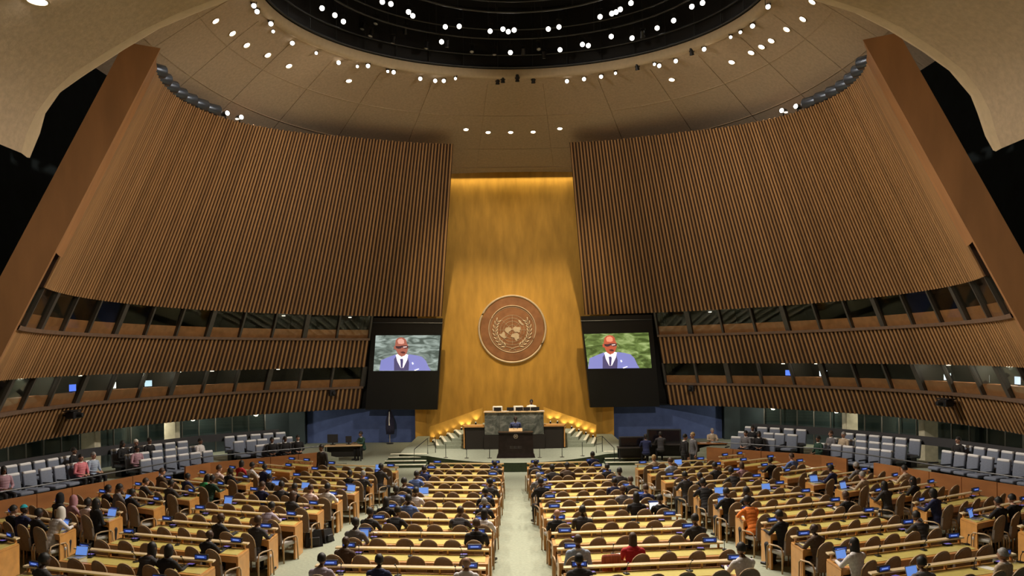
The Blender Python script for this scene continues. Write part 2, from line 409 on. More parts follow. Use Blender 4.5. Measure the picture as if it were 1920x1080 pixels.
# things seen inside the lit booths: monitors and papers
def booth_monitor(s, th, z, label, col, st, w_=.42, hgt=.26):
    p = cone(s, th, z + .085, .42); t = math.radians(th)
    e = thing('monitor', label, 'monitor', p, -s * t if s > 0 else t, 'monitors inside the interpreters booths')
    mb = MB(); mb.rbox((0, 0, .2), (w_ + .04, .03, hgt + .04), .008); mb.box((0, .03, .03), (.05, .05, .06)); mb.box((0, .03, .005), (.2, .14, .012)); mb.obj('case', M_blackmetal, e)
    mb = MB(); mb.box((0, -.0165, .2), (w_, .004, hgt)); mb.obj('screen', emit_mat('booth_screen_%d' % int(st * 10 + col[2] * 7), col, st), e)
zc = Z_L1 + (Z_M2 - Z_L1) * .33
for s, th, col, st, lb in ((1, 60, (.8, .88, 1), 5, 'bright white monitor inside the fifth lower booth window of the right wall'),
                           (1, 53.5, (.1, .2, .9), 1.5, 'blue monitor left of the bright one in the right lower booths'),
                           (1, 84, (.9, .95, 1), 2.0, 'pale monitor at the eighth lower booth window of the right wall'),
                           (1, 92, (.9, .9, .85), 1.5, 'pale monitor at the ninth lower booth window of the right wall'),
                           (1, 99, (.7, .8, 1), 1.8, 'bluish monitor near the pier in the right lower booths'),
                           (-1, 71, (.6, .8, .95), 1.2, 'bluish monitor at the sixth lower booth window of the left wall'),
                           (-1, 78, (1, .97, .9), 1.6, 'white monitor at the seventh lower booth window of the left wall'),
                           (-1, 86, (.9, .95, 1), 1.4, 'white monitor nearest the pier in the left lower booths')):
    booth_monitor(s, th, H * 0 + zc, lb, col, st)

# side recess below the bands: soffit, glass-fronted back wall, pale columns
for s in (-1, 1):
    sd = SIDE[s]
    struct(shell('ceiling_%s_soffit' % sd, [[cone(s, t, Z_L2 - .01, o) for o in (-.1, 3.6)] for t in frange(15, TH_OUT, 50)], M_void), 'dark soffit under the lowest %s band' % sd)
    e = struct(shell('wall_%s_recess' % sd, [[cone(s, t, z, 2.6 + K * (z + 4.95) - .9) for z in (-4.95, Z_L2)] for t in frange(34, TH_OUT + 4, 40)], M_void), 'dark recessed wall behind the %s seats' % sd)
    for th in frange(44, 116, 26):
        p, q = cone(s, th, -4.9, 1.55), cone(s, th, Z_L2, 2.48)
        p.z = .05; q.x, q.y = p.x, p.y
        MB().tube([p, q], .035, 6).obj('mullion', M_mullion, e)
    for a, b in zip(frange(44, 116, 26), frange(44, 116, 26)[1:]):
        vs = []
        for z in (-3.9, Z_L2 - .02):
            for t, o in ((a + .12, 0), (b - .12, 0), (b - .12, .012), (a + .12, .012)):
                p = cone(s, t, -4.9, 1.55 + o); p.z = H + z; vs.append(p)
        MB().add(vs, [(0, 1, 2, 3), (4, 7, 6, 5), (0, 4, 5, 1), (1, 5, 6, 2), (2, 6, 7, 3), (3, 7, 4, 0)]).obj('pane', M_glass, e)
    # blue fabric wall flanking the golden backdrop
    x0, x1 = 5.55, 11.9
    mb = MB(); mb.box((s * (x0 + x1) / 2, 45.1, 1.5), (x1 - x0, .2, 3.0)); bo = struct(mb.obj('wall_%s_blue' % sd, M_blue), 'blue fabric wall under the %s screen' % sd)
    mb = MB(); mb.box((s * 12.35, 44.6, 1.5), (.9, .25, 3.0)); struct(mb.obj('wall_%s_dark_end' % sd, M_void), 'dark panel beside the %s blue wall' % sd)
for k, (x, yb, wd) in enumerate(((323, 832, 22), (171, 860, 26), (1594, 828, 22), (1741, 852, 26))):
    s = -1 if x < 960 else 1; Yd = 20.0
    while math.hypot(at_y(x, yb, Yd).x, Yd - YC) < 18.5 or Yd < 24: Yd += .1
    p = at_y(x, yb, Yd); d = p.y; W_ = wd / F * d
    mb = MB(); mb.rbox((p.x, p.y, 1.0), (W_, .5, 2.0), .03)
    struct(mb.obj('trim_%d' % (k + 1), M_concrete), 'pale stone column under the lowest band, %s %s' % ('far' if k in (0, 2) else 'near', SIDE[s]))

for s in (-1, 1):
    struct(shell('wall_%s_screen_back' % SIDE[s], [[cone(s, t, z, .5) for z in (-3.0, 2.6)] for t in frange(20, 31, 6)], M_black), 'black wall behind the %s hanging screen' % SIDE[s])
# golden backdrop with two folded wings
GY = 44.6
mb = MB(); mb.box((0, GY + .1, H + 2.8), (10.6, .2, 15.2)); g = struct(mb.obj('wall_back', M_gold), 'tall golden backdrop behind the podium')
for s in (-1, 1):
    mb = MB(); mb.add([(s * 5.0, GY - .05, .1), (s * 5.62, GY - .25, .1), (s * 5.62, GY - .25, H + 2.3), (s * 5.0, GY - .05, H + 2.3),
                       (s * 5.0, GY + .1, .1), (s * 5.62, GY - .1, .1), (s * 5.62, GY - .1, H + 2.3), (s * 5.0, GY + .1, H + 2.3)],
                      [(0, 1, 2, 3), (4, 7, 6, 5), (0, 4, 5, 1), (1, 5, 6, 2), (2, 6, 7, 3), (3, 7, 4, 0)])
    mb.obj('wing_panel', M_gold, g)
mb = MB(); mb.box((0, GY - .1, H + 10.52), (8.6, 1.0, .1)); struct(mb.obj('trim_5', M_ceil_edge), 'pale edge hiding the strip light above the golden backdrop')

# dome ceiling: from the round opening down to behind the slatted walls
def rim_pt(a, r=1.0, dz=0):
    return Vector((RIM_X + RIM_A * r * math.cos(a), RIM_Y + RIM_B * r * math.sin(a), RIM_Z + dz))
def outer_pt(a):
    d = Vector((math.cos(a), math.sin(a), 0)); c = Vector((RIM_X, RIM_Y, 0))
    # radius where the ceiling passes behind the slat tops
    bx = 13.6; back = 17.2
    k = 2.6
    r = 1 / ((abs(d.x) / bx) ** k + (abs(d.y) / (back if d.y > 0 else 15)) ** k) ** (1 / k)
    p = c + d * r
    z = 9.15 + 1.1 * max(0, min(1, (p.y - 21) / 23)) ** 1.0
    return Vector((p.x, p.y, H + z))
def ceil_pt(a, t):
    p, q = rim_pt(a), outer_pt(a)
    z = p.z + (q.z - p.z) * (t ** 1.08)
    r = p.lerp(q, t); r.z = z; return r
g = [[ceil_pt(a, t) for t in frange(0, 1, 14)] for a in frange(0, 2 * PI, 120)]
ceil = struct(shell('ceiling', g, M_ceil), 'beige plastered dome around the round lighting opening')
# seams cut across the dome: fine raised battens radiating from the opening
for a in range(0, 360, 15):
    an = math.radians(a + 7.5); pts = [ceil_pt(an, t) + Vector((0, 0, -.012)) for t in frange(.05, .98, 8)]
    MB().tube(pts, .012, 4).obj('seam', M_ceil, ceil)
for t in (.34, .68):
    pts = [ceil_pt(a, t) + Vector((0, 0, -.012)) for a in frange(0, 2 * PI, 90)[:-1]]
    MB().tube(pts, .012, 4, closed=True).obj('seam', M_ceil, ceil)
# lighter turned-down rim of the opening and the black space above
g = [[rim_pt(a, 1.0), rim_pt(a, .985, -.04), rim_pt(a, .97, .06), rim_pt(a, .97, .35)] for a in frange(0, 2 * PI, 120)]
struct(shell('trim_6', g, M_ceil_edge), 'pale rim of the round lighting opening')
g = [[rim_pt(a, .972, .3), rim_pt(a, .99, 3.2)] for a in frange(0, 2 * PI, 96)]
struct(shell('wall_opening', g, M_black), 'black inner wall of the round lighting opening')
mb = MB(); mb.add([rim_pt(a, 1.0, 3.2) for a in frange(0, 2 * PI, 60)[:-1]], [tuple(range(60))]); struct(mb.obj('ceiling_opening', M_black), 'black ceiling high above the lighting rings')

# rear ceiling with its arched edge, over the public gallery
ARCH_Y = 16.0
LU = [(475, -30), (400, 0), (333, 25), (267, 57), (200, 97), (133, 140), (93, 177), (67, 213), (50, 250), (40, 287)]
LL = [(510, -30), (430, 0), (367, 25), (300, 53), (233, 93), (160, 140), (113, 173), (85, 213), (75, 250), (56, 296)]
RL = [(1450, -30), (1533, 3), (1600, 23), (1663, 55), (1730, 97), (1780, 133), (1820, 180), (1833, 213), (1847, 255), (1862, 282)]
RU = [(1480, -30), (1562, 0), (1632, 23), (1697, 55), (1762, 97), (1808, 133), (1838, 172), (1856, 208), (1868, 250), (1878, 278)]
for s, U_, L_ in ((-1, LU, LL), (1, RU, RL)):
    sd = SIDE[s]
    up = [at_y(x, y, ARCH_Y) for x, y in U_]; lo = [at_y(x, y, ARCH_Y + .5) for x, y in L_]
    up0 = Vector((0, ARCH_Y, H + 9.0)); lo0 = Vector((0, ARCH_Y + .5, H + 9.0))
    up = [up0] + up; lo = [lo0] + lo
    vs = [[p + Vector((0, dy, 0)) for dy in (0, -4, -8, -13)] for p in up]
    struct(shell('ceiling_%s_rear' % sd, vs, M_ceil), 'beige vaulted ceiling of the gallery at the upper %s' % sd)
    struct(shell('trim_%d' % (7 if s < 0 else 8), [[a, (a + b) / 2 + Vector((0, .05, -.03)), b, b + Vector((s * .9, .3, .9))] for a, b in zip(up, lo)], M_ceil_edge), 'pale curved edge of the gallery ceiling on the %s' % sd)
    # dark side wall behind the pier
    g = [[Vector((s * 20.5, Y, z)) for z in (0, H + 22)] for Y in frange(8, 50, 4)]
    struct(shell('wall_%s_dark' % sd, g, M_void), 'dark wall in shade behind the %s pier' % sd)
    a = up[-1]
    g = [[a + Vector((0, dy, dz)) for dz in (-.02, 3.5)] for dy in (0, -13)]
# black flat ceiling above the side voids keeps the dome's outside dark

# ================================================================== STAGE
def arc3(p0, p1, p2, n):
    """quadratic curve through three points"""
    out = []
    for i in range(n + 1):
        t = i / n; c = [2 * b - .5 * (a + d) for a, b, d in zip(p0, p1, p2)]
        out.append(tuple((1 - t) ** 2 * a + 2 * t * (1 - t) * q + t * t * d for a, q, d in zip(p0, c, p2)))
    return out
SZ = .39
poly = arc3((-4.05, 35.7), (0, 33.0), (4.05, 35.5), 24) + [(5.4, 36.2), (5.5, 44.4), (-5.5, 44.4), (-5.4, 36.4)]
n = len(poly); mb = MB()
vs = [(x, y, .0) for x, y in poly] + [(x, y, SZ) for x, y in poly]
mb.add(vs, [tuple(range(n, 2 * n))], 0); mb.m[-1] = 0
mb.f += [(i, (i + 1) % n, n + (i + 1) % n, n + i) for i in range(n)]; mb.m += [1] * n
struct(mb.obj('floor_stage', [M_carpet, M_carpet_dk]), 'raised curved stage with pale green carpet')
M_nosing = mat('pale_stair_nosing', (.85, .82, .64), .7)
for s in (-1, 1):
    e = struct(bpy.data.objects.new('trim_%d' % (10 if s < 0 else 11), None), 'carpeted steps up to the stage on the %s' % SIDE[s]); COL.objects.link(e)
    for k, z in enumerate((.30, .21, .12)):
        y0 = 35.85 - .62 * k; y1 = 36.3
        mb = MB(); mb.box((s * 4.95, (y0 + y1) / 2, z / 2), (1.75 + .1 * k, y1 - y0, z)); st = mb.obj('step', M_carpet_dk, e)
        mb = MB(); mb.box((s * 4.95, y0 + .09, z + .008), (1.75 + .1 * k, .2, .018)); mb.obj('nosing', M_nosing, st)
    mb = MB(); mb.box((s * 4.95, 36.42, SZ + .008), (1.7, .2, .018)); mb.obj('nosing', M_nosing, e)
    # stairs from the stage up to the dais
    e = struct(bpy.data.objects.new('trim_%d' % (12 if s < 0 else 13), None), 'flight of green stairs beside the dais on the %s' % SIDE[s]); COL.objects.link(e)
    for k in range(4):
        x0 = 3.85 - .37 * k; z0 = SZ if k == 0 else SZ + .16 * k; z1 = SZ + .16 * (k + 1); xi = 2.38
        mb = MB(); p = [(s * x0, 38.3 + .1 * k), (s * (x0 + .45), 41.2), (s * xi, 41.2), (s * xi, 38.3 + .1 * k)]
        mb.prism(p, z0, z1, 0); st = mb.obj('step', M_carpet, e)
        mb = MB(); p = [(s * x0, 38.3 + .1 * k), (s * (x0 + .45), 41.2), (s * (x0 + .31), 41.2), (s * (x0 - .14), 38.3 + .1 * k)]
        mb.prism(p, z1, z1 + .02, 0); mb.obj('nosing', M_nosing, st)
    # low golden wall that climbs with the stairs
    ctr = 962; X = lambda px: (px if s < 0 else 2 * ctr - px)
    P = [at_y(X(a), b + (.0121 * (960 - X(a)) if s < 0 else .0121 * (960 - X(a))), 41.35) for a, b in ((806, 798), (905, 764), (905, 806), (806, 828))]
    mb = MB(); mb.add([(p.x, 41.3, p.z) for p in P] + [(p.x, 41.5, p.z) for p in P], [(0, 1, 2, 3), (7, 6, 5, 4), (0, 4, 5, 1), (1, 5, 6, 2), (2, 6, 7, 3), (3, 7, 4, 0)])
    struct(mb.obj('wall_%s_gilded' % SIDE[s], M_gold), 'low gilded wall climbing beside the stairs on the %s' % SIDE[s])
    for k in range(7):
        f = k / 6; px = 812 + 80 * f; py = 823 - 35 * f
        p = at_y(X(px), py + .0121 * (960 - X(px)), 41.08)
        ax = abs(p.x); p.z = .02 + (SZ + .92 if ax < 2.38 else SZ + .16 * max(1, min(4, 1 + int((4.27 - ax) / .37))))
        if ax > 4.28: p.z = SZ + .02
        p.z += .1
        e = thing('uplight', '%s small uplight from the outer end, under the %s gilded wall' % (WORDS[k + 1], SIDE[s]), 'light', (p.x, p.y, p.z), 0, 'uplights along the gilded walls')
        mb = MB(); mb.lathe([(.045, -.12), (.05, -.02), (.05, .0)], 8); mb.obj('housing', M_blackmetal, e)
        mb = MB(); mb.lathe([(.03, .001), (.03, .006)], 8); mb.obj('lens', M_lens_dim, e)
        spot('uplight_light', (p.x, p.y + .02, p.z + .03), (p.x, p.y + .24, p.z + .5), 13, 90, (1, .82, .45), .04, .8)

# dais: marble presidents' desk, dark side desks
DX, DY = -.035, 37.8
tb = thing('podium_desk', 'tall grey green marble desk on the stage with dark wings', 'desk', (DX, DY, SZ))
MB().box((0, .35, .35), (2.95, .7, .7)).obj('plinth', M_dark, tb)
for k in range(4):
    MB().rbox((-1.4275 + .7135 * k + .357, .3, 1.235), (.708, .62, 1.06), .006).obj('marble_slab', M_marble, tb)
MB().rbox((0, .3, 1.79), (2.95, .74, .05), .012).obj('top', M_wood_pale, tb)
for s in (-1, 1):
    w_ = MB().add([(s * 1.44, .12, 0), (s * 2.36, .12, 0), (s * 2.5, .95, 0), (s * 1.44, .95, 0), (s * 1.44, .12, 1.06), (s * 2.36, .12, 1.06), (s * 2.5, .95, 1.06), (s * 1.44, .95, 1.06)],
                  [(0, 1, 2, 3), (4, 7, 6, 5), (0, 4, 5, 1), (1, 5, 6, 2), (2, 6, 7, 3), (3, 7, 4, 0)]).obj('side_desk', M_dark, tb)
    MB().add([(s * 1.44, .06, 1.06), (s * 2.42, .06, 1.06), (s * 2.58, 1.0, 1.06), (s * 1.44, 1.0, 1.06), (s * 1.44, .06, 1.12), (s * 2.42, .06, 1.12), (s * 2.58, 1.0, 1.12), (s * 1.44, 1.0, 1.12)],
             [(0, 1, 2, 3), (4, 7, 6, 5), (0, 4, 5, 1), (1, 5, 6, 2), (2, 6, 7, 3), (3, 7, 4, 0)]).obj('top', M_wood, w_)
    MB().box((s * 2.43, .53, .55), (.06, .8, 1.0)).obj('end_panel', M_wood, w_)
mb = MB(); mb.box((0, 40.3, SZ + .46), (4.7, 3.4, .92)); struct(mb.obj('floor_dais', M_carpet), 'raised floor behind the marble desk')
DZ = SZ + .92
def white_chair(x, label):
    e = thing('white_chair', label, 'chair', (x, 39.25, DZ), PI, 'white chairs behind the marble desk')
    MB().rbox((0, 0, .45), (.5, .48, .12), .04).obj('seat', M_white_plastic, e, True)
    MB().rbox((0, .26, .80), (.50, .09, .58), .042).obj('backrest', M_white_plastic, e, True)
    for s in (-1, 1): MB().rbox((s * .27, 0, .64), (.05, .4, .05), .015).obj('armrest', M_blackmetal, e)
    MB().tube([(0, 0, .05), (0, 0, .4)], .035, 8).obj('post', M_blackmetal, e)
    mb = MB()
    for k in range(5):
        a = 2 * PI * k / 5; mb.tube([(0, 0, .08), (.28 * math.cos(a), .28 * math.sin(a), .03)], .025, 6)
    mb.obj('foot_star', M_blackmetal, e)
    return e
white_chair(-.85, 'white high chair behind the left end of the marble desk')
white_chair(.18, 'white high chair behind the middle of the marble desk')
white_chair(.84, 'white chair behind the right end of the marble desk, occupied')
for k, (x, w_) in enumerate(((-.80, .38), (-.18, .34), (.26, .36), (.62, .34), (1.02, .44))):
    e = thing('desk_monitor', '%s low black monitor from the left on the marble desk' % WORDS[k + 1], 'monitor', (DX + x, DY + .32, SZ + 1.816), .15 * (k - 2), 'monitors on the marble desk')
    MB().rbox((0, 0, .095), (w_, .03, .17), .008).obj('case', M_blackmetal, e); MB().rbox((0, 0, .006), (.16, .1, .012), .004).obj('stand', M_blackmetal, e)
    MB().box((0, .0165, .095), (w_ - .03, .003, .14)).obj('screen', emit_mat('dim_blue_screen', (.25, .4, .7), .3), e)
for k, (x, y_) in enumerate(((-1.25, .2), (-.45, .2), (1.28, .25))):
    mb = MB(); mb.box((0, 0, .004), (.3, .21, .008)); mb.box((.1, .03, .012), (.2, .15, .007))
    o = mb.obj('paper_stack', mat('white_paper', (.78, .76, .70), .8)); o.location = (DX + x, DY + y_, SZ + 1.816); o.rotation_euler.z = .2 * k
    tag(o, '%s stack of white papers on the marble desk' % ['left', 'middle', 'right'][k], 'papers', 'papers on the marble desk')

# lectern
lx, ly = .02, 34.75
e = thing('lectern', 'dark stone lectern with flared foot at the front of the stage', 'lectern', (lx, ly, SZ))
mb = MB(); mb.add([(-.86, -.25, 0), (.86, -.25, 0), (.86, .45, 0), (-.86, .45, 0), (-.79, -.2, .2), (.79, -.2, .2), (.79, .4, .2), (-.79, .4, .2)],
                  [(0, 1, 2, 3), (0, 1, 5, 4), (1, 2, 6, 5), (2, 3, 7, 6), (3, 0, 4, 7), (4, 5, 6, 7)]); mb.obj('foot', M_ebony, e)
mb = MB(); mb.add([(-.78, -.2, .2), (.78, -.2, .2), (.78, .38, .2), (-.78, .38, .2), (-.75, -.14, 1.08), (.75, -.14, 1.08), (.75, .38, 1.08), (-.75, .38, 1.08)],
                  [(0, 1, 2, 3), (0, 1, 5, 4), (1, 2, 6, 5), (2, 3, 7, 6), (3, 0, 4, 7), (4, 5, 6, 7)]); mb.obj('body', M_ebony, e)
MB().rbox((0, .12, 1.105), (1.56, .58, .05), .015).obj('top', M_ebony, e)
MB().add([(-.3, -.06, 1.13), (.3, -.06, 1.13), (.3, .3, 1.13), (-.3, .3, 1.13), (-.3, -.06, 1.17), (.3, -.06, 1.17), (.3, .3, 1.27), (-.3, .3, 1.27)],
         [(0, 1, 2, 3), (4, 7, 6, 5), (0, 4, 5, 1), (1, 5, 6, 2), (2, 6, 7, 3), (3, 7, 4, 0)]).obj('reading_desk', M_wood_pale, e)
M_brass = mat('pale_bronze', (.62, .52, .40), .4, metal=.6)
M_etch = mat('etched_grey', (.10, .095, .095), .5)
sl = MB()
for k in range(24):
    a, b = 2 * PI * k / 24, 2 * PI * (k + 1) / 24
    sl.add([(.10 * math.cos(a), -.165, .95 + .10 * math.sin(a)), (.10 * math.cos(b), -.165, .95 + .10 * math.sin(b)), (.085 * math.cos(b), -.168, .95 + .085 * math.sin(b)), (.085 * math.cos(a), -.168, .95 + .085 * math.sin(a))], [(0, 1, 2, 3)])
em = sl.obj('seal', M_brass, e)
mb = MB()
for s in (-1, 1):
    for k in range(5):
        a = math.radians(-60 + k * 30); mb.ball((s * .068 * math.cos(a), -.166, .95 + .068 * math.sin(a)), (.011, .004, .019), 6)
mb.ball((0, -.166, .955), (.04, .004, .04), 8); mb.obj('seal_relief', M_brass, em)
mb = MB()
for r_ in range(2):
    for k in range(9): mb.box((-.24 + k * .06, -.178 - .004 * r_, .50 - .065 * r_), (.045, .006, .042 - .012 * (k % 3)))
mb.obj('inscription', M_etch, e)
for s in (-1, 1):
    mb = MB(); mb.tube([(s * .08, .2, 1.2), (s * .1, .15, 1.38), (s * .07, .05, 1.46)], .008, 6); mb.ball((s * .07, .045, 1.465), (.018, .03, .018), 8); mb.obj('microphone', M_blackmetal, e)

# slim posts along the stage edge, frames at both ends
for k, (x, y) in enumerate(((836, 858), (875, 859), (918, 859), (1012, 858), (1054, 857), (1092, 855))):
    p = at_z(x, y, SZ); e = thing('post', '%s slim black post from the left along the stage edge' % WORDS[k + 1], 'post', p, 0, 'slim posts along the stage edge')
    MB().tube([(0, 0, .02), (0, 0, .62)], .014, 6).obj('rod', M_blackmetal, e); MB().lathe([(.1, 0), (.1, .012), (.02, .025)], 12).obj('base', M_blackmetal, e)
for s, (x, y) in ((-1, (806, 852)), (1, (1124, 850))):
    p = at_z(x, y, SZ); e = thing('handrail', 'black metal handrail frame by the %s stage steps' % SIDE[s], 'handrail', p)
    MB().tube([(-.12, .2, 0), (-.12, .2, .72), (.2, .6, .72), (.2, .6, 0)], .018, 6).obj('frame', M_blackmetal, e)
    MB().tube([(-.12, .2, .72), (-.6, -.9, .35), (-.62, -.95, -.3)] if s < 0 else [(.2, .6, .72), (.55, -.9, .35), (.57, -.95, -.3)], .018, 6).obj('slope_rail', M_blackmetal, e)
    MB().tube([(-.12, .2, .38), (.2, .6, .38)], .012, 6).obj('mid_rail', M_blackmetal, e)

# ------------------------------------------------------------------ the seal on the golden wall
M_bronze = mat('brown_bronze_disc', (.30, .135, .060), .45, metal=.35, var=.2, scale=2.5, bump=.1)
M_relief = mat('pale_relief', (.56, .44, .31), .5, metal=.25, var=.1, scale=4)
c = at_y(960.5, 617, GY - .02)
em = thing('wall_seal', 'round bronze seal with world map and olive branches on golden wall', 'seal', (c.x, GY - .001, c.z))
RX = Matrix.Rotation(PI / 2, 4, 'X')        # lathe axis -> towards the viewer
MB().lathe([(1.80, 0), (1.80, .13), (1.30, .13), (1.30, .10), (.001, .10)], 72, 0, RX, caps=False).obj('disc', M_bronze, em, False)
def ring(r, w_, d0, name, m, par, n=72, cz=0, prof=6):
    pts = [(r * math.cos(2 * PI * k / n), -d0, cz + r * math.sin(2 * PI * k / n)) for k in range(n)]
    return MB().tube(pts, w_, prof, closed=True).obj(name, m, par, True)
M_halo = emit_mat('halo_strip_light', (1, .78, .40), 2.5); M_halo.cycles.emission_sampling = 'AUTO'
ring(1.91, .012, .02, 'halo_strip', M_halo, em)
ring(1.89, .068, .11, 'outer_rim', M_relief, em)
ring(1.33, .032, .13, 'inner_ring', M_relief, em); ring(1.24, .01, .115, 'inner_ring', M_relief, em)
U = .00476                                    # metres per measured unit of the seal
cz = -.06
for r in (60, 105, 142, 178): ring(r * U, .010, .112, 'grid_ring', M_relief, em, 56, cz, 5)
mb = MB()
for k in range(8):
    a = PI / 4 * k
    o = MB().tube([(22 * U * math.cos(a), -.112, cz + 22 * U * math.sin(a)), (180 * U * math.cos(a), -.112, cz + 180 * U * math.sin(a))], .008, 5).obj('meridian', M_relief, em)
def patch(pts, name, d=.03):
    n = len(pts); v = [(x * U, -.105, cz - y * U) for x, y in pts] + [(x * U * .97, -.105 - d, cz - y * U * .97) for x, y in pts]
    MB().add(v, [tuple(range(n)), tuple(range(n, 2 * n))[::-1]] + [(i, (i + 1) % n, n + (i + 1) % n, n + i) for i in range(n)]).obj(name, M_relief, em)
patch([(-92, 0), (-80, -28), (-45, -36), (-18, -30), (-8, -8), (-22, 12), (-38, 18), (-48, 42), (-64, 34), (-80, 22)], 'continent')
patch([(8, -26), (30, -42), (60, -36), (96, -36), (104, -10), (92, 8), (96, 28), (76, 32), (60, 22), (40, 26), (24, 14), (10, 0)], 'continent')
patch([(0, 48), (26, 40), (60, 34), (82, 56), (80, 84), (84, 108), (62, 112), (50, 134), (34, 122), (28, 96), (-18, 84), (-14, 62)], 'continent')
patch([(-164, 48), (-128, 44), (-112, 20), (-96, 24), (-88, 46), (-92, 72), (-66, 94), (-104, 100), (-142, 76)], 'continent')
patch([(74, -122), (94, -116), (112, -92), (142, -62), (122, -58), (98, -80), (80, -102)], 'continent')
patch([(-2, -20), (6, -10), (0, 2), (-8, -4)], 'continent')
for s in (-1, 1):
    st = [(s * 205 * U * math.sin(math.radians(a)), -.115, cz - .02 - 205 * U * math.cos(math.radians(a))) for a in frange(18, 128, 14)]
    MB().tube(st, .014, 5).obj('stem', M_relief, em)
    MB().tube([(-s * 40 * U, -.115, cz - 240 * U), (s * 10 * U, -.115, cz - 212 * U), (s * 70 * U, -.115, cz - 196 * U)], [.012, .022, .014], 5).obj('stem_tail', M_relief, em)
    for k in range(9):
        a = 26 + k * 12
        for q in (-1, 1):
            am = math.radians(a + 4); r = 205 + q * 20
            ctr = Vector((s * r * U * math.sin(am), -.12, cz - .02 - r * U * math.cos(am)))
            tang = math.atan2(math.sin(am), s * math.cos(am)) + q * s * -.45
            M = Matrix.Translation(ctr) @ Matrix.Rotation(-tang, 4, 'Y')
            MB().ball((0, 0, 0), (.135, .022, .042), 8, 0, M).obj('leaf', M_relief, em, True)

# ------------------------------------------------------------------ two hanging screens with the speaker's picture
def picture_backdrop(name, a, b, c3, st):
    m = bpy.data.materials.new(name); m.use_nodes = True; nt = m.node_tree; bs = nt.nodes['Principled BSDF']
    tc = nt.nodes.new('ShaderNodeTexCoord'); mp = nt.nodes.new('ShaderNodeMapping'); mp.inputs['Rotation'].default_value = (0, .7, 0); mp.inputs['Scale'].default_value = (1.0, 1, 2.6)
    n = nt.nodes.new('ShaderNodeTexNoise'); n.inputs['Scale'].default_value = 1.3; n.inputs['Detail'].default_value = 7; n.inputs['Distortion'].default_value = 1.2
    nt.links.new(tc.outputs['Object'], mp.inputs[0]); nt.links.new(mp.outputs[0], n.inputs['Vector'])
    r = nt.nodes.new('ShaderNodeValToRGB'); el = r.color_ramp.elements
    el[0].position = .38; el[0].color = (*a, 1); el[1].position = .66; el[1].color = (*c3, 1); k = el.new(.52); k.color = (*b, 1)
    nt.links.new(n.outputs['Fac'], r.inputs['Fac']); nt.links.new(r.outputs[0], bs.inputs['Emission Color']); bs.inputs['Emission Strength'].default_value = st
    bs.inputs['Base Color'].default_value = (.01, .01, .01, 1); m.cycles.emission_sampling = 'NONE'; return m
BGL = picture_backdrop('screen_marble_grey', (.07, .09, .075), (.18, .22, .19), (.36, .42, .38), 1.0)
BGR = picture_backdrop('screen_marble_green', (.05, .075, .015), (.14, .20, .05), (.34, .42, .16), 1.0)
def scr_mat(n, c_): return emit_mat('picture_' + n, c_, 1.0)
PIC = [('picture_suit', [(170, 621), (178, 560), (186, 515), (250, 488), (330, 458), (395, 482), (468, 455), (540, 465), (600, 480), (640, 520), (664, 575), (690, 620)], (.16, .17, .42)),
       ('picture_vest', [(318, 505), (340, 470), (395, 560), (455, 480), (470, 540), (465, 620), (318, 620)], (.06, .05, .12)),
       ('picture_shirt', [(334, 462), (352, 452), (395, 482), (440, 452), (462, 460), (452, 510), (412, 592), (384, 592), (350, 525)], (.80, .72, .76)),
       ('picture_tie', [(378, 503), (406, 500), (410, 520), (404, 590), (386, 590), (382, 525)], (.05, .04, .12)),
       ('picture_face', [(330, 345), (336, 310), (358, 290), (388, 282), (420, 290), (440, 310), (448, 345), (462, 372), (460, 400), (448, 440), (425, 468), (395, 478), (365, 462), (345, 430), (338, 408), (318, 404), (316, 375), (328, 368)], (.26, .085, .06)),
       ('picture_forehead', [(352, 320), (365, 300), (395, 296), (418, 312), (420, 345), (395, 352), (362, 348)], (.52, .27, .22)),
       ('picture_moustache', [(378, 432), (410, 425), (432, 434), (428, 448), (400, 446)], (.07, .02, .02)),
       ('picture_glasses', [(334, 372), (370, 374), (395, 368), (436, 366), (462, 372), (458, 392), (430, 398), (410, 392), (398, 384), (386, 396), (360, 400), (338, 390)], (.04, .02, .025)),
       ('picture_lens_glint', [(408, 378), (446, 374), (448, 384), (412, 390)], (.55, .40, .38)),
       ('picture_pocket_square', [(496, 540), (508, 535), (518, 552), (504, 562)], (.7, .72, .85)),
       ('picture_sheet', [(520, 616), (566, 600), (572, 606), (530, 622)], (.85, .85, .9))]
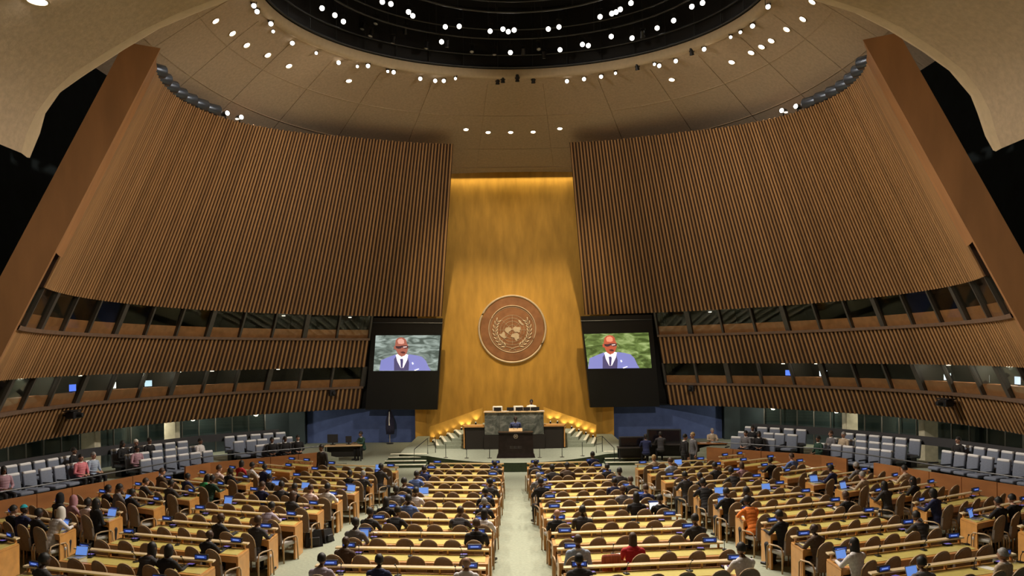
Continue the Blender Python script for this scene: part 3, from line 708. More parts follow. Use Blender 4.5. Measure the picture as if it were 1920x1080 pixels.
def screen(s, corners, scr, bg, label, yy, xmap):
    """corners: outer box px (tl, tr, br, bl); scr: lit picture px"""
    def P(x, y, dy=0.0):
        Y = 42.5 + (y - 595) / 172 * 1.0 + dy
        return at_y(x, y, Y)
    e = thing('hanging_screen', label, 'screen')
    f = [P(*q) for q in corners]; b = [p + Vector((0, .55, 0)) for p in f]
    MB().add(f + b, [(0, 1, 2, 3), (7, 6, 5, 4), (0, 4, 5, 1), (1, 5, 6, 2), (2, 6, 7, 3), (3, 7, 4, 0)]).obj('cabinet', M_screen_black, e)
    tl, tr = Vector((*corners[0], 0)), Vector((*corners[1], 0))
    a, b2 = P(corners[0][0], corners[0][1] + 9, -.03), P(corners[1][0], corners[1][1] + 9, -.03)
    MB().tube([a, b2], .03, 6).obj('hanging_bar', M_gunmetal, e)
    q = [P(x, y, -.02) for x, y in scr]; q2 = [P(x, y, .03) for x, y in scr]
    pic = MB().add(q + q2, [(0, 1, 2, 3), (7, 6, 5, 4), (0, 4, 5, 1), (1, 5, 6, 2), (2, 6, 7, 3), (3, 7, 4, 0)]).obj('picture_backdrop', bg, e)
    for k, (nm, pts, c_) in enumerate(PIC):
        if nm in ('picture_face', 'picture_forehead') and s > 0: c_ = (c_[0] * 1.25, c_[1] * .8, c_[2] * .6)
        pp = [xmap(x, y) for x, y in pts]; fr = [P(x, y, -.026 - .004 * k) for x, y in pp]; n_ = len(fr); bk = [P(x, y, -.01) for x, y in pp]
        MB().add(fr + bk, [tuple(range(n_)), tuple(range(n_, 2 * n_))[::-1]] + [(i, (i + 1) % n_, n_ + (i + 1) % n_, n_ + i) for i in range(n_)]).obj(nm, scr_mat(nm + str(s), c_), pic)
    return e
screen(-1, [(699, 596), (830, 597), (820, 768), (685, 768)], [(704.5, 629), (826, 628.5), (820, 695), (700, 695.7)], BGL, 'hanging screen left of the golden wall showing a man in suit', 0,
       lambda x, y: (680 + x / 5.4, 580 + y / 5.4))
screen(1, [(1089, 593), (1222, 590), (1237, 762), (1107, 764)], [(1095, 626.5), (1216, 623.5), (1222, 690), (1103, 691)], BGR, 'hanging screen right of the golden wall showing a man in suit', 0,
       lambda x, y: (1080 + (x * 1.0 - 48) / 5.4, 580 + (y - 22) / 5.4 - (x - 400) * .0022))

# ================================================================== DELEGATES' DESKS AND CHAIRS
M_taupe = mat('taupe_upholstery', (.165, .128, .100), .85, var=.10, scale=30, bump=.15)
M_rim = mat('pale_beech_rim', (.46, .32, .18), .5)
M_seatgrey = mat('pale_grey_seat_pad', (.55, .54, .52), .8, var=.05, scale=12)
M_desk = mat('amber_oak_desk', (.60, .285, .075), .38, var=.14, scale=5, stretch=(.3, 1, 1), coat=.5)
M_ledge = mat('light_oak_ledge', (.93, .73, .45), .26, var=.08, scale=5, stretch=(.3, 1, 1), coat=1.0)
M_paper = mat('white_paper', (.78, .76, .70), .8)
M_led = emit_mat('blue_lit_panel', (.010, .024, .13), 1.0)
M_ledtext = emit_mat('pale_blue_lit_letters', (.13, .22, .60), 1.0)
M_violet = emit_mat('violet_console_screen', (.12, .09, .32), .8)
M_lapscreen = emit_mat('blue_laptop_screen', (.10, .20, .52), 1.0)
M_lapwhite = emit_mat('white_laptop_screen', (.75, .82, .95), .9)
M_silver = mat('silver_plastic', (.42, .43, .45), .4, metal=.4)

# ---- chair, built once
def chair_meshes():
    T = Matrix.Translation((0, -.23, .42)) @ Matrix.Rotation(math.radians(9), 4, 'X')
    out = [(-.165, 0)]
    out += [(-.185, .12), (-.195, .33)]
    for k in range(1, 10):
        a = PI - PI * k / 10; out.append((.195 * math.cos(a), .37 + .275 * math.sin(a) ** .85))
    out += [(.195, .33), (.185, .12), (.165, 0)]
    n = len(out); crv = lambda x: -.05 * (1 - (x / .195) ** 2)
    f = [T @ Vector((x, crv(x) + .028, z)) for x, z in out]; b = [T @ Vector((x, crv(x) - .028, z)) for x, z in out]
    cf, cb = T @ Vector((0, -.05 + .034, .33)), T @ Vector((0, -.05 - .034, .33))
    mb = MB(); fs = [(i, (i + 1) % n, n + (i + 1) % n, n + i) for i in range(n)]
    fs += [(i, (i + 1) % n, 2 * n) for i in range(n)] + [(n + i, n + (i + 1) % n, 2 * n + 1) for i in range(n)]
    mb.add(f + b + [cf, cb], fs); me_back = mb.mesh('backrest', M_taupe)
    mid = [(p + q) / 2 for p, q in zip(f, b)][2:-2]; mid = [T @ Vector((x * 1.02, crv(x), z + (.006 if z > .4 else 0))) for x, z in out][2:-2]
    me_rim = MB().tube(mid, .0145, 6).mesh('back_rim', M_rim, True)
    me_seat = MB().rbox((0, .02, .43), (.42, .44, .10), .035).mesh('seat', [M_seatgrey], True)
    mb = MB().tube([(.25, -.24, 0), (.25, -.26, .45), (.25, -.22, .57), (.25, -.1, .595), (.25, .16, .585), (.25, .21, .53), (.25, .22, .3), (.25, .24, 0)], .019, 6)
    me_arm = mb.mesh('arm_frame', M_rim, True)
    me_leg = MB().tube([(0, 0, 0), (0, 0, .40)], .018, 6).mesh('leg', M_rim)
    return me_back, me_rim, me_seat, me_arm, me_leg
CH = chair_meshes()
def chair(loc, rz, label, group, far):
    e = thing('delegate_chair', label, 'chair', loc, rz, group)
    link('backrest', CH[0], e); link('back_rim', CH[1], e); link('seat', CH[2], e)
    a = link('arm_frame', CH[3], e); b = link('arm_frame', CH[3], e); b.location.x = -.5
    if not far:
        for x, y in ((-.19, -.18), (.19, -.18), (-.19, .2), (.19, .2)):
            l = link('leg', CH[4], e); l.location = (x, y, 0)
    return e

# ---- one desk row
SEATS = []          # dict(pos, rz, block, row, k, n)
PLATES = []
def desk_row(P, Q, nseat, where, block, row):
    """P inner end, Q outer end of the ledge (x, y); the delegates sit on the viewer's side"""
    P, Q = Vector((*P, 0)), Vector((*Q, 0))
    A, B = (P, Q) if P.x < Q.x else (Q, P)
    d = B - A; L = d.length; rz = math.atan2(d.y, d.x)
    e = thing('delegate_desk', 'long oak desk with yellow green top, ' + where, 'desk', A, 0, 'long desks of the delegates')
    near = A.y < 24; c_, s_ = math.cos(rz), math.sin(rz)
    K_ = Matrix(((c_, 0, 0, 0), (s_, 1, 0, 0), (0, 0, 1, 0), (0, 0, 0, 1)))      # rows are skewed: their ends run along the aisle
    MB().rbox((L / 2, -.22, .79), (L, .70, .05), .01, 0, K_).obj('table_top', M_desk, e)
    MB().box((L / 2, -.20, .818), (L - .14, .54, .008), 0, K_).obj('leather_inlay', M_leather, e)
    MB().rbox((L / 2, .10, .925), (L, .15, .035), .008, 0, K_).obj('ledge', M_ledge, e)
    MB().box((L / 2, .145, .48), (L - .04, .03, .60), 0, K_).obj('front_panel', M_desk, e)
    MB().box((L / 2, -.545, .72), (L - .08, .03, .09), 0, K_).obj('apron', M_desk, e)
    for x in (.03, L - .03):
        MB().rbox((x, -.2, .383), (.055, .70, .762), .008, 0, K_).obj('end_panel', M_desk, e)
    nb = 5
    for k in range(nb):
        x = .1 + (L - .2) * k / (nb - 1); MB().box((x, .09, .862), (.03, .08, .093), 0, K_).obj('bracket', M_desk, e)
    inner_first = (A - P).length < .01
    for k in range(nseat):
        x = (L / nseat) * (k + .5); R = Matrix.Translation(A) @ K_
        p = R @ Vector((x, -.64, 0))
        num = k + 1 if inner_first else nseat - k
        SEATS.append(dict(p=p, rz=rz, block=block, row=row, k=num, n=nseat, desk=R @ Vector((x, -.2, .823)), where=where, ledge=R @ Vector((x, .09, .943)), far=not near))
    for t, nm in ((.30, 'inner' if inner_first else 'outer'), (L - .30, 'outer' if inner_first else 'inner')):
        R = Matrix.Translation(A) @ K_
        PLATES.append((R @ Vector((t, .07, .943)), rz, where, nm, R @ Vector((t + (.22 if t < L / 2 else -.22), -.02, .823))))
    return e
ROWN = lambda k: WORDS[k]
nrow = 11
for i in range(nrow):
    d = 28.83 - 1.417 * i; f = i / 10
    for s in (-1, 1):
        xin = (.45 + .19 * f) if s < 0 else (.40 + .42 * f); xo = (3.22 + .72 * f) if s < 0 else (3.05 + 1.4 * f)
        xs = s * xin; xq = s * xo
        desk_row((xs, d), (xq, d + .115 * (xo - xin)), 6, '%s row from stage, %s centre block' % (ROWN(i + 1), SIDE[s]), 'C%d' % s, i)
for j in range(-1, 10):
    y = 15.45 + 1.42 * j; xi = 6.05 - .2 * j; ext = 3.45 - .06 * max(0, j)
    for s in (-1, 1):
        desk_row((s * (xi + (.05 if s > 0 else 0)), y), (s * (xi + ext), y + .36 * ext), 6, '%s row from stage, %s side block' % (ROWN(10 - j), SIDE[s]), 'S%d' % s, 9 - j)
OUT = [(11.3, 17.6), (10.85, 19.1), (10.4, 20.5), (9.95, 22.0), (9.5, 23.3), (9.1, 24.6), (8.75, 25.9), (8.42, 27.2), (8.1, 28.6), (7.8, 30.0)]
for m, (xi, y) in enumerate(OUT):
    ext = 2.75 if m < 6 else (2.4, 2.1, 1.75, 1.2)[m - 6]
    for s in (-1, 1):
        desk_row((s * xi, y), (s * (xi + ext), y + .60 * ext), 5 if m < 7 else (4, 3, 2)[m - 7], '%s row from stage, %s wall block' % (ROWN(10 - m), SIDE[s]), 'W%d' % s, 9 - m)

# nameplates and voting consoles
def nameplate_meshes():
    a = MB().rbox((0, 0, .05), (.27, .05, .09), .008).mesh('case', M_blackmetal)
    b = MB().box((0, -.0265, .05), (.235, .003, .062)).mesh('lit_panel', M_led)
    c = MB()
    x = -.085
    for wd in (.03, .022, .034, .026, .03): c.box((x + wd / 2, -.0285, .05), (wd, .002, .024)); x += wd + .008
    c = MB().box((0, -.0285, .05), (.15, .002, .022)).mesh('lettering', M_ledtext)
    d = MB().rbox((0, 0, .02), (.16, .12, .04), .008).mesh('case', M_blackmetal)
    f = MB().box((0, -.005, .0415), (.13, .085, .003)).mesh('screen', M_violet)
    g = MB().tube([(0, 0, .0), (0, -.02, .14), (0, -.07, .22)], .007, 5).mesh('gooseneck', M_blackmetal)
    h = MB().ball((0, -.075, .225), (.018, .026, .018), 8).mesh('capsule', M_blackmetal, True)
    k = MB().rbox((0, 0, .012), (.09, .11, .024), .006).mesh('base', M_blackmetal)
    return a, b, c, d, f, g, h, k
NP = nameplate_meshes()
def inframe(p, m=30):
    x, y = proj(p); return -m < x < 1920 + m and y < 1080 + m
for p, rz, where, nm, q in PLATES:
    if inframe(p):
        e = thing('nameplate', 'black nameplate lit blue, %s end of %s' % (nm, where), 'nameplate', p, rz + random.uniform(-.12, .12), 'lit nameplates on the desk ledges')
        e.scale = (1.12,) * 3; link('case', NP[0], e); lp = link('lit_panel', NP[1], e); link('lettering', NP[2], lp)
    if inframe(q) and q.y < 26:
        e = thing('voting_console', 'violet-lit voting console, %s end of %s' % (nm, where), 'console', q, rz + random.uniform(-.3, .3), 'voting consoles on the desks')
        link('case', NP[3], e); link('screen', NP[4], e)

# chairs: every seat that the picture can show
nchair = 0
for S in SEATS:
    S['chair'] = False
    x, y = proj(S['p'] + Vector((0, -.25, 1.0)))
    if not (-25 < x < 1945 and y < 1090): continue
    if S['block'][0] == 'W' and S['row'] < 2: continue
    if S['block'][0] == 'W' and S['row'] < 4 and S['k'] > 3: continue
    S['chair'] = True; nchair += 1
    S['yaw'] = random.uniform(-.16, .16)
    S['p'] = S['p'] + Vector((random.uniform(-.03, .03), random.uniform(-.06, .05), 0))
    chair(S['p'], S['rz'] + S['yaw'], 'taupe chair %s from the inner aisle, %s' % (NUM[S['k']], S['where']), 'taupe delegate chairs', S['far'])
print('chairs', nchair)
# microphones between seats of the nearer rows
for S in SEATS:
    if S['k'] % 2 == 0 and S['chair'] and S['p'].y < 21.5:
        q = S['desk'] + Matrix.Rotation(S['rz'], 3, 'Z') @ Vector((.27, .06, 0))
        e = thing('microphone', 'black gooseneck microphone beside seat %s, %s' % (NUM[S['k']], S['where']), 'microphone', q, S['rz'] + random.uniform(-.5, .5), 'gooseneck microphones on the desks')
        link('gooseneck', NP[5], e); link('capsule', NP[6], e); link('base', NP[7], e)

# ================================================================== SIDE SEATS, PARAPETS, TERRACES
M_seatblue = mat('blue_grey_seat_fabric', (.17, .195, .26), .8, var=.08, scale=18, bump=.1)
M_seattop = mat('pale_headrest_cover', (.78, .78, .80), .5)
def side_seat_meshes():
    T = Matrix.Rotation(math.radians(8), 4, 'X')
    b = MB().rbox((0, -.22, .66), (.47, .10, .66), .04, 0, T).mesh('backrest', M_seatblue, True)
    c = MB().rbox((0, -.225, .985), (.44, .135, .10), .035, 0, T).mesh('headrest', M_seattop, True)
    s_ = MB().rbox((0, .04, .40), (.46, .46, .11), .04).mesh('seat', M_seatblue, True)
    a = MB().rbox((.25, .02, .56), (.05, .42, .05), .015).mesh('armrest', M_blackmetal)
    p = MB().box((0, 0, .17), (.36, .32, .34)).mesh('pedestal', M_blackmetal)
    return b, c, s_, a, p
SS = side_seat_meshes()
BACK = [(8.6, 35.6), (9.9, 34.6), (11.3, 33.5), (12.5, 32.2), (13.5, 30.6), (14.3, 29.2), (14.9, 28.0), (15.25, 26.5), (15.6, 25.0), (16.1, 23.5), (16.9, 21.5), (18.0, 18.5)]
def along(curve, t):
    seg = [math.dist(a, b) for a, b in zip(curve, curve[1:])]
    for (a, b), l in zip(zip(curve, curve[1:]), seg):
        if t <= l: f = t / l; return Vector((a[0] + (b[0] - a[0]) * f, a[1] + (b[1] - a[1]) * f, 0)), Vector((b[0] - a[0], b[1] - a[1], 0)).normalized()
        t -= l
    a, b = curve[-2:]; dd = Vector((b[0] - a[0], b[1] - a[1], 0)).normalized(); return Vector((*b, 0)) + dd * t, dd
def inward(d): return Vector((-d.y, d.x, 0)) if Vector((-d.y, d.x, 0)).x < 0 else Vector((d.y, -d.x, 0))
TREAD = [.65, .50, .35]
SIDE_SEATS = []
GRP = [(1.7, 4.9, 'far'), (6.0, 9.7, 'second'), (10.9, 15.2, 'third'), (16.1, 18.6, 'nearest')]
def mir(v, s): return Vector((v.x * s, v.y, v.z))
for s in (-1, 1):
    sd = SIDE[s]
    # stepped floor
    for r in range(3):
        inner, outer = .78 * r + .55, .78 * r - (.4 if r else 1.9)
        mb = MB(); vs, fs = [], []
        ts = frange(0, 10.3 if r == 2 else 19.5, 26)
        for t in ts:
            p, d = along(BACK, t); nn = inward(d)
            for o, z in ((inner, 0), (outer, 0), (outer, TREAD[r]), (inner, TREAD[r])):
                q = mir(p + nn * o, s); vs.append((q.x, q.y, z))
        for i in range(len(ts) - 1):
            a = 4 * i; fs += [(a + j, a + (j + 1) % 4, a + 4 + (j + 1) % 4, a + 4 + j) for j in range(4)]
        fs += [(0, 1, 2, 3), tuple(len(vs) - 4 + q for q in (3, 2, 1, 0))]
        mb.add(vs, fs); struct(mb.obj('floor_%s_terrace' % sd, M_carpet), '%s carpeted terrace under the %s seats' % (['upper', 'middle', 'lower'][r], sd))
    # rail behind the top row
    mb = MB(); vs, fs = [], []
    ts = frange(2.0, 19.4, 40)
    for t in ts:
        p, d = along(BACK, t); nn = inward(d)
        for o, z in ((-.52, 1.45), (-.46, 1.45), (-.46, 1.76), (-.52, 1.76)):
            q = mir(p + nn * o, s); vs.append((q.x, q.y, z))
    for i in range(len(ts) - 1):
        a = 4 * i; fs += [(a + j, a + (j + 1) % 4, a + 4 + (j + 1) % 4, a + 4 + j) for j in range(4)]
    mb.add(vs, fs); struct(mb.obj('trim_%d' % (14 if s < 0 else 15), mat('grey_rail_panel', (.035, .035, .04), .6)), 'grey rail panel behind the top row of %s seats' % sd)
    for g0, g1, gn in GRP:
        for r in range(2 if gn in ('third', 'nearest') else 3):
            n = int((g1 - g0 - (.35 * r if gn == 'far' else 0)) / .56)
            for k in range(n):
                t = g0 + .28 + .56 * k
                p, d = along(BACK, t); nn = inward(d); p = p + nn * .78 * r
                q = mir(p, s); q.z = TREAD[r]
                if not inframe(q + Vector((0, 0, .9)), 25): continue
                fx = nn.x * s; rz = math.atan2(nn.y, fx) - PI / 2
                lab = 'blue-grey seat %s of the %s row, %s seating group on the %s' % (NUM[k + 1], ['back', 'middle', 'front'][r], gn, sd)
                e = thing('side_seat', lab, 'seat', q, rz, 'blue-grey side seats')
                link('backrest', SS[0], e); link('headrest', SS[1], e); link('seat', SS[2], e); link('pedestal', SS[4], e)
                a = link('armrest', SS[3], e)
                SIDE_SEATS.append(dict(p=q, rz=rz, k=k + 1, lab='%s row of the %s %s seats' % (['back', 'middle', 'front'][r], gn, sd), r=r))
    # wooden parapet between seats and delegates, in panels
    PAR = [(8.0, 32.8), (9.5, 31.5), (11.6, 29.9), (12.6, 27.8), (13.4, 25.5), (14.2, 23.4), (15.2, 21.0), (16.8, 17.5)]
    e = struct(bpy.data.objects.new('wall_%s_parapet' % sd, None), 'low reddish oak parapet in front of the %s seats' % sd); COL.objects.link(e)
    t = 0; tot = sum(math.dist(a, b) for a, b in zip(PAR, PAR[1:])); k = 0
    while t < tot - .2:
        t2 = min(t + 1.18, tot); a, _ = along(PAR, t + .01); b, _ = along(PAR, t2 - .01); d = (b - a).normalized(); nn = inward(d) * .04
        if k % 6 != 5:
            h = .98
            vs = [mir(q, s) + Vector((0, 0, z)) for z in (0, h) for q in (a - nn, b - nn, b + nn, a + nn)]
            MB().add(vs, [(0, 1, 2, 3), (4, 7, 6, 5), (0, 4, 5, 1), (1, 5, 6, 2), (2, 6, 7, 3), (3, 7, 4, 0)]).obj('panel', M_wood_dark, e)
        t = t2; k += 1
    pts = [mir(along(PAR, q)[0], s) + Vector((0, 0, 1.22)) for q in frange(.2, tot, 16)]
    MB().tube(pts, .025, 6).obj('rail', M_gunmetal, e)

# ================================================================== PEOPLE
SKINS = {'dark': (.055, .026, .016), 'brown': (.17, .085, .05), 'light': (.48, .27, .19), 'tan': (.30, .16, .10)}
M_SKIN = {k: mat('skin_' + k, c, .55) for k, c in SKINS.items()}
HAIRC = {'black': (.012, .010, .009), 'brown': (.06, .03, .016), 'grey': (.28, .27, .26), 'blond': (.42, .28, .12), 'white': (.7, .68, .64)}
M_HAIR = {k: mat('hair_' + k, c, .6, var=.3, scale=30) for k, c in HAIRC.items()}
CLOTH = {'black suit': (.014, .013, .015), 'charcoal suit': (.045, .042, .045), 'grey suit': (.16, .155, .17), 'navy suit': (.018, .024, .085), 'brown suit': (.085, .052, .032),
         'white shirt': (.72, .68, .68), 'lilac shirt': (.42, .36, .46), 'green jacket': (.03, .30, .09), 'red jacket': (.50, .02, .03), 'orange jacket': (.85, .22, .03),
         'pink jacket': (.70, .22, .26), 'beige jacket': (.48, .38, .27), 'blue shirt': (.12, .20, .50), 'mauve top': (.42, .25, .30), 'pale pink shirt': (.78, .60, .58), 'dark green jacket': (.02, .06, .04),
         'blue-grey suit': (.10, .12, .26), 'grey-blue shirt': (.35, .42, .55)}
M_CLOTH = {k: mat('cloth_' + k.replace(' ', '_'), c, .85, var=.12, scale=25) for k, c in CLOTH.items()}
M_trouser = mat('dark_trousers', (.018, .017, .02), .85); M_shoe = mat('black_shoes', (.010, .009, .009), .4); M_collar = mat('white_collar', (.7, .68, .66), .8)
M_eye = mat('dark_eye', (.01, .008, .008), .3); M_lip = mat('lip', (.22, .06, .05), .5)

def limb(mb, pts, rs, n=10):
    mb.tube(pts, rs, n)
    for p, r in zip(pts, rs): mb.ball(p, r, n)
def hand(mb, wrist, fwd, side, s, curl=.5):
    """palm, four bent fingers of unequal length, a thumb leaving the side of the palm"""
    w0 = Vector(wrist); f = Vector(fwd).normalized(); u = Vector(side).normalized(); dn = f.cross(u).normalized()
    if dn.z > 0: dn = -dn
    for k in range(4):
        b = w0 + u * (-.030 + .020 * k); mb.tube([w0 + u * (-.014 + .009 * k), b + f * .075], [.017, .013], 6); mb.ball(b + f * .075, .0135, 6)
        L = (.060, .072, .068, .052)[k]; a = b + f * .075; c1 = a + f * L * .5 + dn * L * .18 * curl; c2 = c1 + f * L * .42 + dn * L * .5 * curl
        mb.tube([a, c1, c2], [.0115, .0108, .0095], 6); mb.ball(c1, .011, 6); mb.ball(c2, .0095, 6)
    mb.ball(w0 + f * .04, (.036, .036, .016), 8)
    t0 = w0 + f * .022 - u * .028 * s; t1 = t0 + f * .035 - u * .026 * s; t2 = t1 + f * .032 - u * .004 * s
    mb.tube([t0, t1, t2], [.014, .012, .010], 6); mb.ball(t2, .010, 6)
def body(name, pose):
    mb = MB(); J = {}
    sit = pose != 'stand'; lean = {'desk': .16, 'lean': .42, 'lap': -.03, 'type': .10, 'stand': .02}[pose]
    bz = .56 if sit else .95
    def up(x, y, z):                      # upper-body point, bent at the hip
        dz = z - .56; return Vector((x, y + dz * lean, bz + dz * (1 - .18 * lean * lean)))
    # pelvis and torso as a stack of flattened rounds, pressed together
    for z, rx, ry, y in ((.54, .165, .125, -.01), (.62, .16, .12, -.01), (.70, .15, .11, 0), (.78, .155, .112, .005), (.86, .168, .118, .01), (.93, .178, .12, .012), (.99, .178, .112, .008), (1.035, .15, .09, .0)):
        p = up(0, y, z); mb.ball(p, (rx, ry, .125 if z < .98 else .085), 16)
    for s in (-1, 1): mb.ball(up(s * .165, 0, 1.005), (.07, .068, .068), 10)
    mb.tube([up(0, -.005, 1.02), up(0, .012, 1.14)], [.062, .053], 10)
    hd = up(0, .028, 1.235); J['head'] = hd
    mb.ball(hd + Vector((0, -.012, .022)), (.077, .094, .093), 14); mb.ball(hd + Vector((0, .022, -.03)), (.062, .068, .085), 12)
    mb.ball(hd + Vector((0, .058, -.085)), (.03, .026, .024), 8)
    mb.tube([hd + Vector((0, .088, .02)), hd + Vector((0, .108, -.022))], [.010, .017], 6); mb.ball(hd + Vector((0, .106, -.022)), .016, 6)
    for s in (-1, 1): mb.ball(hd + Vector((s * .078, -.005, -.005)), (.012, .022, .032), 8); mb.ball(hd + Vector((s * .033, .078, .022)), (.018, .012, .010), 6)
    # arms
    for s in (-1, 1):
        sh = up(s * .185, 0, 1.0)
        if pose in ('desk', 'lean', 'type'):
            el = up(s * .235, .10, .82) + Vector((0, .06, 0)); wr = Vector((s * (.13 if pose != 'type' else .10), .40 + lean * .35, .845))
            if pose == 'lean': el = Vector((s * .25, .30, .85)); wr = Vector((s * .10, .52, .85))
            fwd = Vector((-s * .35, 1, 0)); side = Vector((1, .0, 0))
        elif pose == 'lap':
            el = up(s * .245, .03, .74); wr = Vector((s * .10, .24, .685)); fwd = Vector((-s * .5, 1, -.15)); side = Vector((1, 0, 0))
        else:
            el = Vector((s * .235, -.02, 1.10)); wr = Vector((s * .235, .05, .86)); fwd = Vector((0, .12, -1)); side = Vector((0, 1, 0))
        limb(mb, [sh, el], [.060, .046]); limb(mb, [el, wr], [.045, .030]); J['h%d' % s] = wr + fwd.normalized() * .07
        hand(mb, wr, fwd, side, s, .55)
    # legs
    for s in (-1, 1):
        if sit:
            hp, kn, an = Vector((s * .085, 0, .53)), Vector((s * .12, .40, .515)), Vector((s * .12, .39, .10)); toe = Vector((s * .13, .55, .045))
        else:
            hp, kn, an = Vector((s * .09, 0, .93)), Vector((s * .095, .02, .50)), Vector((s * .10, -.02, .10)); toe = Vector((s * .12, .14, .045))
        limb(mb, [hp, kn], [.092, .066]); limb(mb, [kn, (kn + an) / 2 + Vector((0, -.012, .02)), an], [.063, .058, .042])
        limb(mb, [an + Vector((0, -.03, -.045)), toe], [.046, .038])
    me = mb.mesh(name, [M_SKIN['tan']]); tmp = bpy.data.objects.new('tmp', me); COL.objects.link(tmp)
    rm = tmp.modifiers.new('r', 'REMESH'); rm.mode = 'VOXEL'; rm.voxel_size = .0105; rm.use_smooth_shade = True
    sm = tmp.modifiers.new('s', 'SMOOTH'); sm.iterations = 2; sm.factor = .4
    dg = bpy.context.evaluated_depsgraph_get(); out = bpy.data.meshes.new_from_object(tmp.evaluated_get(dg)); out.name = name
    bpy.data.objects.remove(tmp); bpy.data.meshes.remove(me)
    out.materials.clear()
    for m in (M_SKIN['tan'], M_CLOTH['black suit'], M_trouser, M_shoe, M_collar, M_eye, M_lip): out.materials.append(m)
    nk = up(0, 0, 1.075); idx = []
    for p in out.polygons:
        c = p.center; d = c - hd; k = 1
        if c.z > nk.z + .03 and d.length < .22: k = 0
        elif c.z > nk.z - .005 and (Vector((c.x, c.y, 0)) - Vector((hd.x, hd.y - .03, 0))).length < .085: k = 4
        elif any((c - J['h%d' % s]).length < .088 for s in (-1, 1)): k = 0
        elif c.z < .085: k = 3
        elif sit and c.z < .60 and (c.y > .10 or c.z < .47): k = 2
        elif not sit and c.z < .88 and abs(c.x) < .2: k = 2
        if k == 0 and d.y > .06:
            if any((d - Vector((s * .033, .086, .018))).length < .014 for s in (-1, 1)): k = 5
            elif abs(d.x) < .026 and abs(d.z + .058) < .010: k = 6
        idx.append(k)
    out.polygons.foreach_set('material_index', idx); out.polygons.foreach_set('use_smooth', [True] * len(idx)); out.update()
    return out, hd
BODY = {p: body('body_' + p, p) for p in ('desk', 'lean', 'lap', 'type', 'stand')}
def hair_mesh(kind):
    mb = MB(); n = 16; vs, fs = [], []
    drop = {'short': -.035, 'long': -.24, 'bob': -.12, 'scarf': -.20, 'hat': .045}[kind]
    for i in range(9):                              # rings from crown down
        f = i / 8; a = PI / 2 * min(1, f * 1.25)
        for k in range(n):
            t = 2 * PI * k / n; front = max(0, math.sin(t)); g = 1.0 + (.10 if kind in ('scarf',) else 0)
            z = .118 * math.cos(a) * g if f < .6 else .118 * math.cos(a) * g + (drop - 0) * (f - .6) / .4 * (1 - (.92 if kind != 'scarf' else .45) * front ** .7)
            r = math.sin(a) if f < .8 else 1.0 - .1 * (f - .8) + (.18 * (f - .8) if kind in ('long', 'scarf') else 0)
            vs.append((.086 * g * r * math.cos(t), -.012 + .103 * g * r * math.sin(t) * (1 if math.sin(t) < 0 else .93), .022 + max(z, drop) + (.03 * front * (f > .6) if kind == 'short' else 0)))
    for i in range(8):
        for k in range(n): fs.append((i * n + k, i * n + (k + 1) % n, (i + 1) * n + (k + 1) % n, (i + 1) * n + k))
    fs.append(tuple(range(n))[::-1]); mb.add(vs, fs)
    rr = random.Random(len(kind)); mb.v = [(x * (q := 1 + rr.uniform(-.035, .035)), y * q, z + rr.uniform(-.004, .004)) for x, y, z in mb.v] if kind in ('short', 'long', 'bob') else mb.v
    me = mb.mesh('hair_' + kind, [M_HAIR['black']], True); return me
HAIR = {k: hair_mesh(k) for k in ('short', 'long', 'bob', 'scarf', 'hat')}
def setslot(o, i, m): o.material_slots[i].link = 'OBJECT'; o.material_slots[i].material = m
NPERS = 0
def person(loc, rz, pose, cloth, skin, hair, hcol, label, scale=1.0, turn=0):
    global NPERS; NPERS += 1
    me, hd = BODY[pose]; o = bpy.data.objects.new('person', me); COL.objects.link(o)
    o.location = loc; o.rotation_euler = (0, 0, rz + turn); o.scale = (scale,) * 3
    setslot(o, 0, M_SKIN[skin]); setslot(o, 1, M_CLOTH[cloth])
    tag(o, label, 'person', 'people in the hall')
    if hair:
        nm = {'scarf': 'headscarf', 'hat': 'cap'}.get(hair, 'hair'); h = link(nm, HAIR[hair], o); h.location = hd + Vector((0, 0, .0))
        setslot(h, 0, hcol if not isinstance(hcol, str) else M_HAIR[hcol])
    return o
HW = {'short': '%s short hair', 'long': '%s long hair', 'bob': '%s bobbed hair', None: 'bald head', 'scarf': 'headscarf', 'hat': 'cap'}
S_white = mat('white_scarf_cloth', (.72, .68, .62), .9); S_turq = mat('turquoise_cap_cloth', (.02, .36, .44), .9); S_black = mat('black_scarf_cloth', (.012, .012, .014), .9); S_pink = mat('rose_scarf_cloth', (.45, .22, .25), .9)
